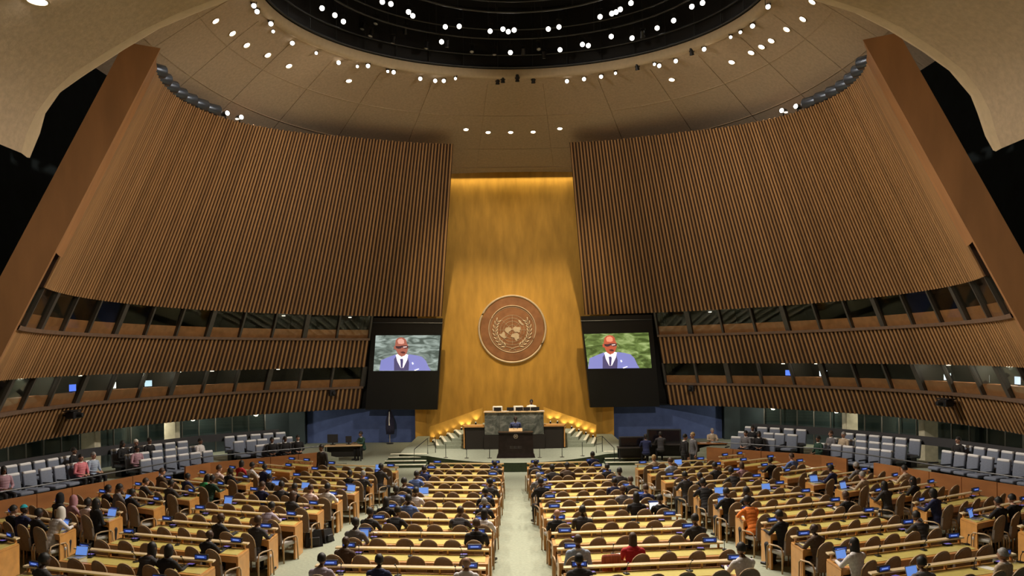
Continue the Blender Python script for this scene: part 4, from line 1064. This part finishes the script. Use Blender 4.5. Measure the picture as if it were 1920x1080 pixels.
# x, y of the head in the photograph, clothing, skin, hair style, hair colour, pose
PEOPLE = [
 (600, 1018, 'lilac shirt', 'brown', 'short', 'black', 'desk'), (651, 1029, 'brown suit', 'dark', None, 0, 'desk'), (710, 1032, 'navy suit', 'dark', 'short', 'black', 'desk'),
 (868, 1067, 'white shirt', 'tan', None, 0, 'lap'), (891, 995, 'black suit', 'brown', 'short', 'brown', 'desk'), (642, 999, 'grey suit', 'dark', 'short', 'black', 'type'),
 (679, 972, 'charcoal suit', 'brown', 'short', 'black', 'type'), (851, 969, 'charcoal suit', 'brown', 'short', 'brown', 'lean'), (904, 971, 'white shirt', 'brown', 'bob', 'black', 'desk'),
 (895, 955, 'black suit', 'brown', 'short', 'grey', 'desk'), (908, 931, 'black suit', 'brown', 'short', 'black', 'desk'), (917, 907, 'charcoal suit', 'brown', 'short', 'black', 'desk'),
 (780, 920, 'white shirt', 'brown', 'short', 'black', 'desk'), (772, 931, 'blue shirt', 'dark', 'short', 'black', 'type'), (743, 913, 'grey suit', 'dark', 'short', 'black', 'desk'),
 (757, 905, 'charcoal suit', 'brown', 'short', 'black', 'lap'), (724, 931, 'black suit', 'dark', 'long', 'black', 'desk'), (927, 872, 'charcoal suit', 'brown', 'short', 'black', 'desk'),
 (800, 880, 'navy suit', 'brown', 'short', 'black', 'desk'), (706, 954, 'black suit', 'brown', 'short', 'black', 'lean'), (735, 900, 'charcoal suit', 'dark', 'short', 'black', 'desk'),
 (1039, 975, 'black suit', 'light', None, 0, 'desk'), (1088, 979, 'charcoal suit', 'dark', 'short', 'black', 'desk'), (1070, 1040, 'charcoal suit', 'brown', 'short', 'black', 'desk'),
 (1184, 1029, 'red jacket', 'light', 'long', 'brown', 'desk'), (1089, 1060, 'grey-blue shirt', 'brown', 'short', 'brown', 'lap'), (1310, 987, 'charcoal suit', 'brown', 'short', 'black', 'desk'),
 (1237, 935, 'black suit', 'brown', 'short', 'black', 'type'), (1164, 911, 'grey suit', 'brown', 'short', 'brown', 'desk'), (1181, 912, 'charcoal suit', 'light', 'short', 'brown', 'desk'),
 (1179, 928, 'black suit', 'brown', 'long', 'black', 'desk'), (1214, 932, 'navy suit', 'light', 'short', 'brown', 'desk'), (1003, 872, 'charcoal suit', 'brown', 'short', 'black', 'desk'),
 (1002, 891, 'grey suit', 'light', 'short', 'grey', 'desk'), (1036, 881, 'charcoal suit', 'dark', 'short', 'black', 'desk'), (1063, 873, 'brown suit', 'brown', 'short', 'black', 'desk'),
 (1114, 864, 'navy suit', 'brown', 'short', 'black', 'desk'), (1131, 878, 'black suit', 'brown', 'short', 'black', 'desk'), (1012, 908, 'black suit', 'brown', 'short', 'black', 'desk'), (1160, 892, 'charcoal suit', 'brown', 'short', 'black', 'desk'),
 (421, 983, 'black suit', 'dark', None, 0, 'desk'), (467, 991, 'charcoal suit', 'brown', 'short', 'brown', 'desk'), (396, 1020, 'black suit', 'dark', None, 0, 'desk'), (319, 1052, 'black suit', 'dark', 'bob', 'black', 'desk'),
 (380, 905, 'green jacket', 'dark', 'bob', 'black', 'lean'), (430, 893, 'black suit', 'dark', 'short', 'black', 'desk'), (502, 894, 'charcoal suit', 'brown', 'short', 'black', 'desk'), (548, 905, 'black suit', 'brown', 'short', 'black', 'type'),
 (485, 919, 'navy suit', 'light', 'short', 'brown', 'desk'), (567, 922, 'pale pink shirt', 'light', 'short', 'brown', 'desk'), (600, 921, 'white shirt', 'brown', 'short', 'black', 'type'), (547, 938, 'charcoal suit', 'light', 'long', 'brown', 'desk'),
 (497, 945, 'lilac shirt', 'brown', 'short', 'black', 'lean'), (654, 886, 'black suit', 'brown', 'short', 'black', 'desk'), (677, 886, 'charcoal suit', 'light', 'short', 'grey', 'desk'), (454, 861, 'red jacket', 'brown', 'bob', 'black', 'desk'),
 (472, 865, 'white shirt', 'brown', 'short', 'black', 'desk'), (495, 869, 'navy suit', 'brown', 'short', 'black', 'desk'), (410, 869, 'pale pink shirt', 'light', 'short', 'brown', 'desk'), (379, 890, 'dark green jacket', 'brown', 'short', 'black', 'desk'),
 (32, 936, 'black suit', 'tan', 'short', 'black', 'desk'), (35, 964, 'navy suit', 'dark', 'hat', S_turq, 'desk'), (56, 972, 'black suit', 'dark', 'short', 'black', 'desk'), (87, 967, 'white shirt', 'brown', 'scarf', S_white, 'lean'),
 (107, 947, 'black suit', 'brown', 'scarf', S_black, 'desk'), (123, 953, 'mauve top', 'brown', 'scarf', S_pink, 'desk'), (168, 957, 'pale pink shirt', 'dark', 'short', 'black', 'type'), (137, 967, 'black suit', 'brown', 'long', 'black', 'lap'),
 (210, 933, 'grey suit', 'brown', 'short', 'black', 'desk'), (238, 933, 'black suit', 'brown', 'short', 'black', 'desk'), (282, 1028, 'charcoal suit', 'brown', 'long', 'black', 'lean'), (87, 1050, 'charcoal suit', 'dark', 'short', 'black', 'desk'),
 (279, 893, 'charcoal suit', 'light', 'short', 'brown', 'desk'), (290, 883, 'brown suit', 'light', 'short', 'brown', 'desk'), (344, 883, 'navy suit', 'brown', 'short', 'black', 'desk'), (208, 912, 'black suit', 'brown', 'short', 'black', 'desk'),
 (315, 905, 'charcoal suit', 'brown', 'short', 'black', 'desk'),
 (1362, 927, 'black suit', 'brown', 'short', 'black', 'type'), (1409, 932, 'charcoal suit', 'dark', 'short', 'black', 'desk'), (1407, 955, 'orange jacket', 'dark', 'short', 'black', 'lean'), (1468, 977, 'black suit', 'brown', 'short', 'black', 'desk'),
 (1547, 997, 'brown suit', 'dark', None, 0, 'desk'), (1610, 1030, 'white shirt', 'light', 'long', 'black', 'type'), (1395, 1060, 'white shirt', 'brown', 'short', 'black', 'desk'), (1597, 942, 'black suit', 'brown', 'short', 'brown', 'desk'),
 (1620, 902, 'beige jacket', 'light', 'short', 'grey', 'desk'), (1650, 907, 'charcoal suit', 'brown', 'long', 'black', 'desk'), (1760, 930, 'navy suit', 'brown', 'bob', 'black', 'desk'), (1752, 983, 'charcoal suit', 'brown', 'short', 'black', 'lean'),
 (1882, 952, 'black suit', 'tan', 'short', 'black', 'desk'), (1898, 912, 'black suit', 'light', 'short', 'black', 'desk'), (1720, 1060, 'grey suit', 'brown', 'short', 'black', 'desk'), (1865, 1010, 'beige jacket', 'tan', 'short', 'grey', 'lap'),
 (1223, 863, 'beige jacket', 'light', 'short', 'blond', 'desk'), (1275, 894, 'charcoal suit', 'brown', 'short', 'black', 'desk'), (1302, 892, 'black suit', 'brown', 'short', 'black', 'desk'), (1294, 907, 'black suit', 'brown', 'short', 'black', 'lean'),
 (1450, 859, 'black suit', 'brown', 'short', 'black', 'type'), (1385, 885, 'charcoal suit', 'brown', 'short', 'black', 'lean'), (1485, 858, 'blue shirt', 'light', 'short', 'brown', 'desk'), (1705, 885, 'beige jacket', 'light', 'short', 'black', 'desk'), (1718, 876, 'black suit', 'light', 'long', 'black', 'desk'),
 (1560, 870, 'navy suit', 'brown', 'short', 'black', 'desk'), (1605, 865, 'grey suit', 'brown', 'short', 'grey', 'desk'), (1345, 870, 'charcoal suit', 'brown', 'short', 'black', 'desk'), (1262, 868, 'grey-blue shirt', 'light', 'short', 'brown', 'desk'),
 (1395, 868, 'mauve top', 'light', 'bob', 'brown', 'desk'), (790, 893, 'blue shirt', 'brown', 'short', 'black', 'desk'), (1150, 905, 'navy suit', 'brown', 'short', 'black', 'desk'), (530, 925, 'charcoal suit', 'brown', 'short', 'black', 'desk')]
avail = [S for S in SEATS if S['chair']]
for S in avail: S['hp'] = proj(S['p'] + Vector((0, .12, 1.20)))
OCC = []
for (x, y, cl, sk, hr, hc, po) in PEOPLE:
    S = min((q for q in avail if 'who' not in q), key=lambda q: (q['hp'][0] - x) ** 2 + 1.5 * (q['hp'][1] - y) ** 2)
    S['who'] = 1; OCC.append((S, x, y))
    hw = (HW[hr] % hc) if hr in ('short', 'long', 'bob') else HW[hr]
    dxp = max(-.15, min(.15, (x - S['hp'][0]) / F * S['p'].y))
    off = Matrix.Rotation(S['rz'], 3, 'Z') @ Vector((dxp * .5, .0, 0))
    lab = 'person in %s, %s, seat %s, %s' % (cl, hw.replace(' short hair', ' hair').replace('bobbed hair', 'hair'), NUM[S['k']], S['where'].replace(' from stage', ''))
    person(S['p'] + off + Vector((0, -.02, .03)), S['rz'], po, cl, sk, hr, hc, lab, random.uniform(.94, 1.02), random.uniform(-.25, .25))
# people on the side seats
SP = [(133, 845, 'black suit', 'brown', 'short', 'black'), (162, 856, 'pink jacket', 'light', 'short', 'black'), (258, 829, 'black suit', 'light', 'short', 'white'), (246, 834, 'mauve top', 'brown', 'short', 'black'), (272, 832, 'black suit', 'brown', 'short', 'black'),
      (187, 845, 'grey-blue shirt', 'light', 'short', 'grey'), (219, 864, 'black suit', 'brown', 'long', 'black'), (378, 821, 'white shirt', 'brown', 'short', 'black'), (516, 822, 'black suit', 'brown', 'short', 'black'), (532, 826, 'black suit', 'brown', 'short', 'black'), (552, 823, 'black suit', 'light', 'short', 'black'),
      (22, 912, 'mauve top', 'brown', 'long', 'black'), (1388, 818, 'grey suit', 'light', 'short', 'black'), (1400, 820, 'black suit', 'brown', 'short', 'black'), (1414, 822, 'black suit', 'brown', 'bob', 'black'),
      (1560, 817, 'grey suit', 'light', 'short', 'brown'), (1575, 816, 'beige jacket', 'light', 'short', 'grey'), (1542, 815, 'dark green jacket', 'brown', 'short', 'black'), (1790, 828, 'black suit', 'light', 'short', 'black')]
for S in SIDE_SEATS: S['hp'] = proj(S['p'] + Vector((0, 0, 1.18)))
for (x, y, cl, sk, hr, hc) in SP:
    S = min((q for q in SIDE_SEATS if 'who' not in q), key=lambda q: (q['hp'][0] - x) ** 2 + 1.5 * (q['hp'][1] - y) ** 2); S['who'] = 1
    person(S['p'] + Vector((0, 0, -.02)), S['rz'], 'lap', cl, sk, hr, hc, 'person in %s, seat %s, %s' % (cl, NUM[S['k']], S['lab']), .97, random.uniform(-.3, .3))
# people standing, the speaker and the person at the marble desk
person((lx, ly + .72, SZ), PI, 'stand', 'blue-grey suit', 'dark', None, 0, 'speaker in blue-grey suit standing behind the dark lectern', 1.02)
person((.84, 39.22, DZ + .02), PI, 'lap', 'white shirt', 'brown', 'short', 'black', 'person in white shirt seated at the right end of the marble desk', 1.0)
for x, y, cl, sk, hr, hc, lab, rz in ((604, 838, 'charcoal suit', 'brown', 'short', 'black', 'person in charcoal suit standing beside the left staff table', 2.6),
                                      (1283, 818, 'black suit', 'light', 'short', 'black', 'person in black suit standing by the right staff table', -1.2),
                                      (1300, 815, 'grey suit', 'light', 'short', 'blond', 'fair-haired person in grey suit standing by the right staff table', 1.9)):
    p = None
    Y = 28.0
    while at_y(x, y, Y).z > 1.66 and Y < 40: Y += .1
    q = at_y(x, y, Y); person((q.x, q.y, 0), rz, 'stand', cl, sk, hr, hc, lab, 1.0)
print('people', NPERS)

# ================================================================== LAMPS
def ORD(k):
    if k < 18: return WORDS[k]
    base = ['eighteenth', 'nineteenth', 'twentieth'] + ['twenty-' + q for q in WORDS[1:10]] + ['thirtieth'] + ['thirty-' + q for q in WORDS[1:10]]
    return base[k - 18]
def lamp(pos, target, r, label, group, lens=M_lens, yoke=True):
    e = thing('stage_lamp', label, 'lamp', pos, 0, group)
    q = (Vector(target) - Vector(pos)).to_track_quat('-Z', 'Y').to_matrix().to_4x4()
    MB().lathe([(r * .55, .24), (r * .85, .21), (r * .9, .05), (r * 1.15, -.06), (r * 1.15, -.08), (r, -.08), (r * .95, -.05)], 14, 0, q, caps=False).obj('housing', M_blackmetal, e, False)
    MB().lathe([(r * .97, -.052), (r * .93, -.07), (r * .6, -.085)], 14, 0, q).obj('lens', lens, e)
    if yoke:
        MB().tube([(r * 1.1, 0, .05), (r * 1.15, 0, .32), (-r * 1.15, 0, .32), (-r * 1.1, 0, .05)], .018, 5).obj('yoke', M_blackmetal, e)
        MB().tube([(0, 0, .32), (0, 0, .62)], .02, 5).obj('hanger', M_blackmetal, e)
    return e
# rigging rings in the opening
for k, (r, dz, rr) in enumerate(((.965, .42, .05), (.955, .95, .04), (.80, 1.2, .045), (.785, 1.55, .04), (.55, 1.5, .05), (.54, 1.9, .04), (.30, 1.8, .05))):
    pts = [rim_pt(a, r, dz) for a in frange(0, 2 * PI, 80)[:-1]]
    o = MB().tube(pts, rr, 6, closed=True).obj('rigging_ring', M_gunmetal, None, True)
    tag(o, '%s dark pipe ring from the rim inside the round opening' % WORDS[k + 1], 'pipe ring', 'rigging rings in the opening')
for k in range(36):
    a = 2 * PI * (k + .5) / 36
    o = MB().tube([rim_pt(a, .96, .42), rim_pt(a, .955, 3.1)], .022, 5).obj('hanger_rod', M_gunmetal, bpy.data.objects['rigging_ring'])
for k in range(20):
    a = 2 * PI * (k + .5) / 20
    MB().tube([rim_pt(a, .79, 1.2), rim_pt(a, .79, 3.1)], .022, 5).obj('hanger_rod', M_gunmetal, bpy.data.objects['rigging_ring.002'])
    MB().tube([rim_pt(a, .545, 1.5), rim_pt(a, .545, 3.1)], .022, 5).obj('hanger_rod', M_gunmetal, bpy.data.objects['rigging_ring.004'])
RIML = [(476, 10), (482, 21), (508, 44), (512, 58), (548, 80), (593, 99), (635, 117), (670, 124), (690, 123), (727, 133), (738, 135), (788, 147), (816, 151), (832, 151), (854, 147), (933, 155), (943, 152), (970, 150), (1000, 153), (1063, 152), (1095, 148), (1127, 143),
        (1154, 137), (1195, 128), (1227, 120), (1236, 123), (1267, 114), (1297, 100), (1320, 92), (1370, 69), (1388, 60), (1411, 48), (1440, 12)]
DIMR = {(933, 155), (943, 152), (970, 150), (1000, 153), (1195, 128), (1297, 100)}
SMALL = {(512, 58), (593, 99), (727, 133), (854, 147), (1154, 137), (670, 124), (1227, 120), (1370, 69), (1388, 60)}
k = 0
for x, y in RIML:
    p = at_z(x, y, RIM_Z - .12); k += 1
    d = ((p.x - RIM_X) / RIM_A, (p.y - RIM_Y) / RIM_B); rr = math.hypot(*d)
    if rr > .93: f = .93 / rr; hz = .05; 
    lamp(p, (p.x * .3, 8 + random.uniform(-4, 6), 2) if (x, y) not in DIMR else (p.x * 1.5, 40, 0), .06 if (x, y) in SMALL else .085, '%s stage lamp from the left along the rim of the opening' % ORD(k), 'stage lamps along the rim', M_lens if (x, y) not in DIMR else M_black)
INL = [(604, 15), (628, 28), (644, 40), (717, 3), (733, 7), (766, 22), (774, 29), (835, 50), (828, 78), (861, 49), (919, 58), (943, 54), (953, 59), (964, 56), (957, 98), (1028, 54), (1048, 50), (1050, 93), (1092, 83), (1103, 85), (1125, 31), (1147, 25), (1155, 22), (1163, 17), (1183, 5),
       (1146, 68), (1185, 71), (1232, 52), (1263, 38), (1297, 12), (1317, 5)]
INDIM = [(680, 52), (695, 65), (705, 42), (737, 78), (800, 88), (838, 85), (927, 100), (981, 99), (1205, 67), (1020, 106), (885, 95), (760, 60), (1010, 90)]
k = 0
for x, y in sorted(INL) + sorted(INDIM):
    k += 1; dim = (x, y) in INDIM
    p = at_z(x, y, RIM_Z + (.75 if y > 60 else 1.25))
    lamp(p, (p.x * .4, 6 + random.uniform(-3, 3), 2) if not dim else (p.x * 1.6, p.y + random.uniform(-6, 14), 4), .10 if not dim else .09, '%s stage lamp, %s from the left of its ring inside the opening' % ('lit' if not dim else 'unlit', ORD(k if not dim else k - len(INL))), 'stage lamps inside the opening', M_lens if not dim else M_silver)
# recessed downlights in the dome
DOWN = [(407, 37), (435, 62), (465, 84), (502, 104), (542, 120), (657, 152), (871, 244), (914, 247), (959, 246), (1002, 245), (1046, 243), (1257, 148), (1371, 115), (1410, 99), (1428, 88), (1446, 78), (1477, 57), (1504, 32), (1523, 5)]
CG = []
for ia in range(0, 361):
    a = 2 * PI * ia / 360
    for it in range(0, 41):
        q = ceil_pt(a, it / 40)
        if q.y > 12: CG.append((*proj(q), a, it / 40))
for k, (x, y) in enumerate(DOWN):
    _, _, a, t = min(CG, key=lambda c_: (c_[0] - x) ** 2 + (c_[1] - y) ** 2); p = ceil_pt(a, t)
    du = ceil_pt(a + .01, t) - p; dv = ceil_pt(a, min(1, t + .03)) - ceil_pt(a, max(0, t - .03)); n = du.cross(dv).normalized(); n = -n if n.z > 0 else n
    e = thing('downlight', '%s recessed downlight from the left in the beige dome' % ORD(k + 1), 'light', p, 0, 'recessed downlights in the dome')
    q = n.to_track_quat('-Z', 'Y').to_matrix().to_4x4()
    MB().lathe([(.17, 0), (.17, -.03), (.125, -.03), (.12, .0)], 14, 0, q, caps=False).obj('trim_ring', M_ceil_edge, e)
    MB().lathe([(.123, -.004), (.06, -.03)], 14, 0, q).obj('lens', M_lens, e)
    if 6 <= k <= 10: spot('backdrop_downlight_light', p + Vector((0, .05, -.08)), (p.x * 1.0, 44.5, H + 2.0), 130, 80, (1, .80, .48), .1, .7)
p = at_y(70, 1, 13.5)
e = thing('downlight', 'large recessed downlight in the gallery ceiling, upper left corner', 'light', p)
MB().lathe([(.2, .03), (.2, -.02), (.16, -.02), (.15, .03)], 14, caps=False).obj('trim_ring', M_ceil_edge, e); MB().lathe([(.155, -.01), (.1, -.03)], 14).obj('lens', M_lens, e)

# floodlights standing along the top of the slatted walls
for s in (-1, 1):
    for k in range(9):
        th = 108 - k * 4.4; p = cone(s, th, z_top(th) + .22, .15); lit = k >= 7
        e = thing('floodlight', '%s floodlight from the pier on top of the %s slatted wall' % (WORDS[k + 1], SIDE[s]), 'lamp', p, 0, 'floodlights on the slatted walls')
        tgt = Vector((s * 3, 20, H + 7.0)) if lit else p + Vector((-s * 1.0, 1.6, .1))
        q = (tgt - p).to_track_quat('-Z', 'Y').to_matrix().to_4x4()
        r = .21 if not lit else .10
        MB().lathe([(r * .5, .5), (r * .8, .42), (r, .2), (r, -.32), (r * .92, -.34), (r * .9, -.26)], 14, 0, q, caps=False).obj('housing', mat('blue_grey_lamp_can', (.11, .13, .17), .35, metal=.7), e, True)
        MB().lathe([(r * .92, -.27), (r * .5, -.29)], 14, 0, q).obj('lens', M_lens if lit else M_black, e)
        MB().tube([(0, 0, -.22), (0, 0, 0)], .03, 5).obj('stand', M_blackmetal, e)

# ================================================================== SMALL THINGS
for k, (x, y, s) in enumerate(((125, 775, -1), (617, 740, -1), (1300, 735, 1), (1785, 755, 1))):
    best = min(((abs(proj(cone(s, t / 2, Z_L1 - .35, -.2))[0] - x), t / 2) for t in range(60, 236))); th = best[1]
    p = cone(s, th, Z_L1 - (.32 if k in (0, 3) else .2), -.42)
    e = thing('camera_unit', 'black remote camera fixed to the lowest %s band, %s' % (SIDE[s], 'near the pier' if k in (0, 3) else 'near the screen'), 'camera', p, (-s) * math.radians(th), 'remote cameras on the bands')
    MB().rbox((0, 0, 0), (.5, .34, .26) if k in (0, 3) else (.28, .3, .34), .03).obj('body', M_blackmetal, e)
    MB().lathe([(.08, 0), (.085, .2), (.06, .21)], 12, 0, Matrix.Translation((0, -.17, 0)) @ Matrix.Rotation(PI / 2, 4, 'X')).obj('lens_barrel', M_black, e)
    MB().box((0, .27, -.02), (.1, .3, .06)).obj('bracket', M_blackmetal, e)
    if k in (0, 3): MB().box((0, 0, .17), (.8, .3, .04)).obj('hood', M_blackmetal, e)
# laptops on the desks
def laptop_meshes():
    b = MB().rbox((0, 0, .009), (.30, .21, .018), .006).mesh('base', M_silver); l = MB().rbox((0, 0, .105), (.30, .012, .20), .005).mesh('lid', M_silver)
    s1 = MB().box((0, -.0075, .105), (.275, .003, .172)).mesh('screen', M_lapscreen); s2 = MB().box((0, -.0075, .105), (.275, .003, .172)).mesh('screen', M_lapwhite)
    return b, l, s1, s2
LM = laptop_meshes()
LAP = [(655, 973, 0), (127, 1037, 0), (108, 988, 0), (198, 965, 0), (1237, 950, 1), (1580, 1042, 0), (1820, 965, 0), (1342, 940, 0), (490, 905, 0), (566, 912, 0), (497, 915, 0), (438, 940, 0), (790, 925, 0), (1535, 905, 0), (1590, 908, 0), (1275, 862, 0), (245, 940, 0), (640, 925, 0), (1700, 1075, 0), (714, 880, 0), (1448, 912, 0), (1345, 940, 0)]
used = []
for (x, y, wt) in LAP:
    S = min((q for q in SEATS if q not in used), key=lambda q: (proj(q['desk'])[0] - x) ** 2 + (proj(q['desk'])[1] - y) ** 2); used.append(S)
    q = S['desk'] + Vector((0, -.06, 0))
    e = thing('laptop', 'open laptop with %s screen before seat %s, %s' % ('white' if wt else 'blue', NUM[S['k']], S['where']), 'laptop', q, S['rz'] + random.uniform(-.25, .25), 'open laptops on the desks')
    link('base', LM[0], e); l = link('lid', LM[1], e, Matrix.Translation((0, .115, .014)) @ Matrix.Rotation(math.radians(-14), 4, 'X')); link('screen', LM[3] if wt else LM[2], l)
# papers in front of some delegates
me_paper = MB().box((0, 0, .003), (.21, .297, .006)).mesh('papers', M_paper)
rr = random.Random(5)
for S, x, y in OCC:
    if S in used or rr.random() < .45 or S['p'].y > 27: continue
    o = link('papers', me_paper); o.location = S['desk'] + Vector((rr.uniform(-.12, .05), .0, 0)); o.rotation_euler.z = S['rz'] + rr.uniform(-.3, .3)
    tag(o, 'white sheets of paper before seat %s, %s' % (NUM[S['k']], S['where']), 'papers', 'papers on the desks')
# staff tables, monitors and the furled flag by the blue walls
def table(x, y, wd, dp, z, label, m, rz=0):
    p = at_z(x, y, z); e = thing('staff_table', label, 'table', (p.x, p.y, 0), rz)
    MB().rbox((0, 0, z - .02), (wd, dp, .04), .01).obj('table_top', m, e)
    for a in (-1, 1):
        for b in (-1, 1): MB().box((a * (wd / 2 - .06), b * (dp / 2 - .06), (z - .04) / 2), (.05, .05, z - .04)).obj('leg', M_blackmetal, e)
    MB().box((0, dp / 2 - .05, z * .55), (wd - .12, .03, z * .75)).obj('modesty_panel', M_dark, e)
    return p
def desk_screen(p, w_, h_, label, rz=0, back=False):
    e = thing('desktop_monitor', label, 'monitor', p, rz)
    MB().rbox((0, 0, h_ / 2 + .1), (w_, .05, h_), .012).obj('case', M_black, e); MB().box((0, .03, .06), (.06, .04, .12)).obj('neck', M_black, e); MB().rbox((0, .02, .008), (.24, .18, .016), .005).obj('foot', M_black, e)
p = table(645, 834, 1.75, .8, .75, 'staff table with pale top under the left blue wall', M_wood_pale, .1)
desk_screen(p + Vector((-.55, .05, 0)), .5, .4, 'large black monitor on the left staff table')
desk_screen(p + Vector((.2, .1, 0)), .28, .3, 'small black monitor at the middle of the left staff table')
person((p.x + .85, p.y + .3, 0), 2.4, 'desk', 'dark green jacket', 'brown', 'short', 'black', 'person in dark green jacket at the right end of left staff table')
p = table(1245, 832, 2.0, .8, .75, 'dark media table under the right blue wall', M_dark, -.1)
e = thing('video_wall_monitor', 'wide black monitor cabinet on the right media table', 'monitor', p + Vector((.05, .2, 0)), -.1)
MB().rbox((0, .1, .32), (1.55, .3, .64), .02).obj('cabinet', M_black, e); MB().box((0, -.055, .34), (1.4, .01, .5)).obj('screen', mat('dark_glossy_screen', (.01, .008, .012), .15), e); MB().box((0, -.06, .63), (1.5, .012, .03)).obj('top_edge', M_gunmetal, e)
person((p.x - .25, p.y - .55, 0), 0, 'desk', 'charcoal suit', 'brown', 'short', 'black', 'person in charcoal suit seated at the right media table')
p = table(1185, 838, 1.3, .7, .75, 'small black table right of the stage steps', M_dark)
e = thing('video_wall_monitor', 'black monitor cabinet beside the right stage steps', 'monitor', p + Vector((0, .1, 0)))
MB().rbox((0, .1, .22), (1.1, .25, .44), .02).obj('cabinet', M_black, e); MB().box((0, -.03, .23), (.96, .01, .34)).obj('screen', MATS['dark_glossy_screen'], e)
person((p.x + .55, p.y - .5, 0), 0, 'desk', 'navy suit', 'brown', 'short', 'black', 'person in navy suit seated near the right stage steps')
p = table(1330, 830, 1.5, .7, .75, 'staff table with papers at the end of the right blue wall', M_wood_dark)
for k in range(2):
    mb = MB(); mb.box((0, 0, .004), (.3, .22, .008)); o = mb.obj('papers', M_paper); o.location = p + Vector((-.3 + .5 * k, -.05, 0)); o.rotation_euler.z = .3 * k
    tag(o, '%s sheets on the table by the right blue wall' % ['left', 'right'][k], 'papers', 'papers on the staff table')
person((p.x + .3, p.y + .75, 0), PI, 'desk', 'beige jacket', 'light', 'short', 'grey', 'person in beige jacket behind the table by the right blue wall')
e = thing('furled_flag', 'dark furled flag with white stripe on a stand before the blue wall', 'flag', (at_y(731, 825, 44.2).x, 44.2, 0))
MB().tube([(0, 0, .02), (0, 0, 2.05)], .02, 6).obj('pole', M_brass, e); MB().lathe([(.2, 0), (.2, .03), (.04, .06)], 16).obj('base', M_blackmetal, e)
mb = MB(); n = 18; vs, fs = [], []
for i, (z, r) in enumerate(((.55, .20), (.9, .23), (1.3, .22), (1.6, .15), (1.85, .07), (1.95, .03))):
    for k in range(n): a = 2 * PI * k / n; q = r * (1 + .22 * math.cos(5 * a)); vs.append((q * math.cos(a), q * math.sin(a) * .7, z))
for i in range(5):
    for k in range(n): fs.append((i * n + k, i * n + (k + 1) % n, (i + 1) * n + (k + 1) % n, (i + 1) * n + k))
mb.add(vs, fs + [tuple(range(n))]); mb.obj('cloth', mat('dark_flag_cloth', (.02, .02, .05), .9), e, True)
MB().add([(-.03, -.17, 1.05), (.05, -.18, 1.05), (.05, -.16, 1.5), (.02, -.09, 1.82), (-.02, -.09, 1.82), (-.03, -.15, 1.5)], [(0, 1, 2, 3, 4, 5)]).obj('white_stripe', M_paper, e)

# bags and coats left in the aisles and on chairs
M_bag = mat('black_nylon_bag', (.012, .012, .014), .6, var=.3, scale=20, bump=.3)
def bag(p, w_, d_, h_, label, rz):
    e = thing('shoulder_bag', label, 'bag', p, rz, 'bags on the floor')
    MB().add([(-w_ / 2, -d_ / 2, 0), (w_ / 2, -d_ / 2, 0), (w_ / 2, d_ / 2, 0), (-w_ / 2, d_ / 2, 0), (-w_ * .4, -d_ * .2, h_), (w_ * .42, -d_ * .2, h_ * .93), (w_ * .42, d_ * .2, h_ * .93), (-w_ * .4, d_ * .2, h_)],
             [(0, 1, 2, 3), (4, 7, 6, 5), (0, 4, 5, 1), (1, 5, 6, 2), (2, 6, 7, 3), (3, 7, 4, 0)]).obj('body', M_bag, e)
    MB().tube([(-w_ * .3, 0, h_ * .95), (-w_ * .2, 0, h_ * 1.35), (w_ * .2, 0, h_ * 1.35), (w_ * .3, 0, h_ * .9)], .014, 6).obj('strap', M_bag, e)
    MB().rbox((0, -d_ * .5, h_ * .35), (w_ * .6, d_ * .25, h_ * .45), .02).obj('pocket', M_bag, e)
bag(at_z(588, 1024, 0), .45, .28, .45, 'large black bag on the carpet by the left aisle', .4)
bag(at_z(612, 1016, 0), .38, .25, .36, 'smaller black bag beside the large one in the left aisle', 1.1)
bag(at_z(702, 982, 0), .4, .25, .4, 'black bag at the aisle end of the left centre block', .2)
bag(at_z(1502, 1075, 0), .36, .22, .4, 'black bag in the right aisle beside the desks', .2)
S = min(SEATS, key=lambda q: (proj(q['p'] + Vector((0, -.3, .9)))[0] - 1132) ** 2 + (proj(q['p'] + Vector((0, -.3, .9)))[1] - 1058) ** 2)
M_shawl = mat('rust_striped_shawl', (.30, .07, .03), .9, var=.5, scale=9, stretch=(6, .2, .2))
mb = MB(); mb.rbox((0, -.33, .93), (.40, .13, .34), .06, 0, Matrix.Rotation(.05, 4, 'X'))
o = mb.obj('shawl', M_shawl, None, True); o.location = S['p']; o.rotation_euler.z = S['rz'] + S.get('yaw', 0)
tag(o, 'rust striped shawl hung over a chair left of the person in red', 'shawl')
bpy.context.view_layer.update()
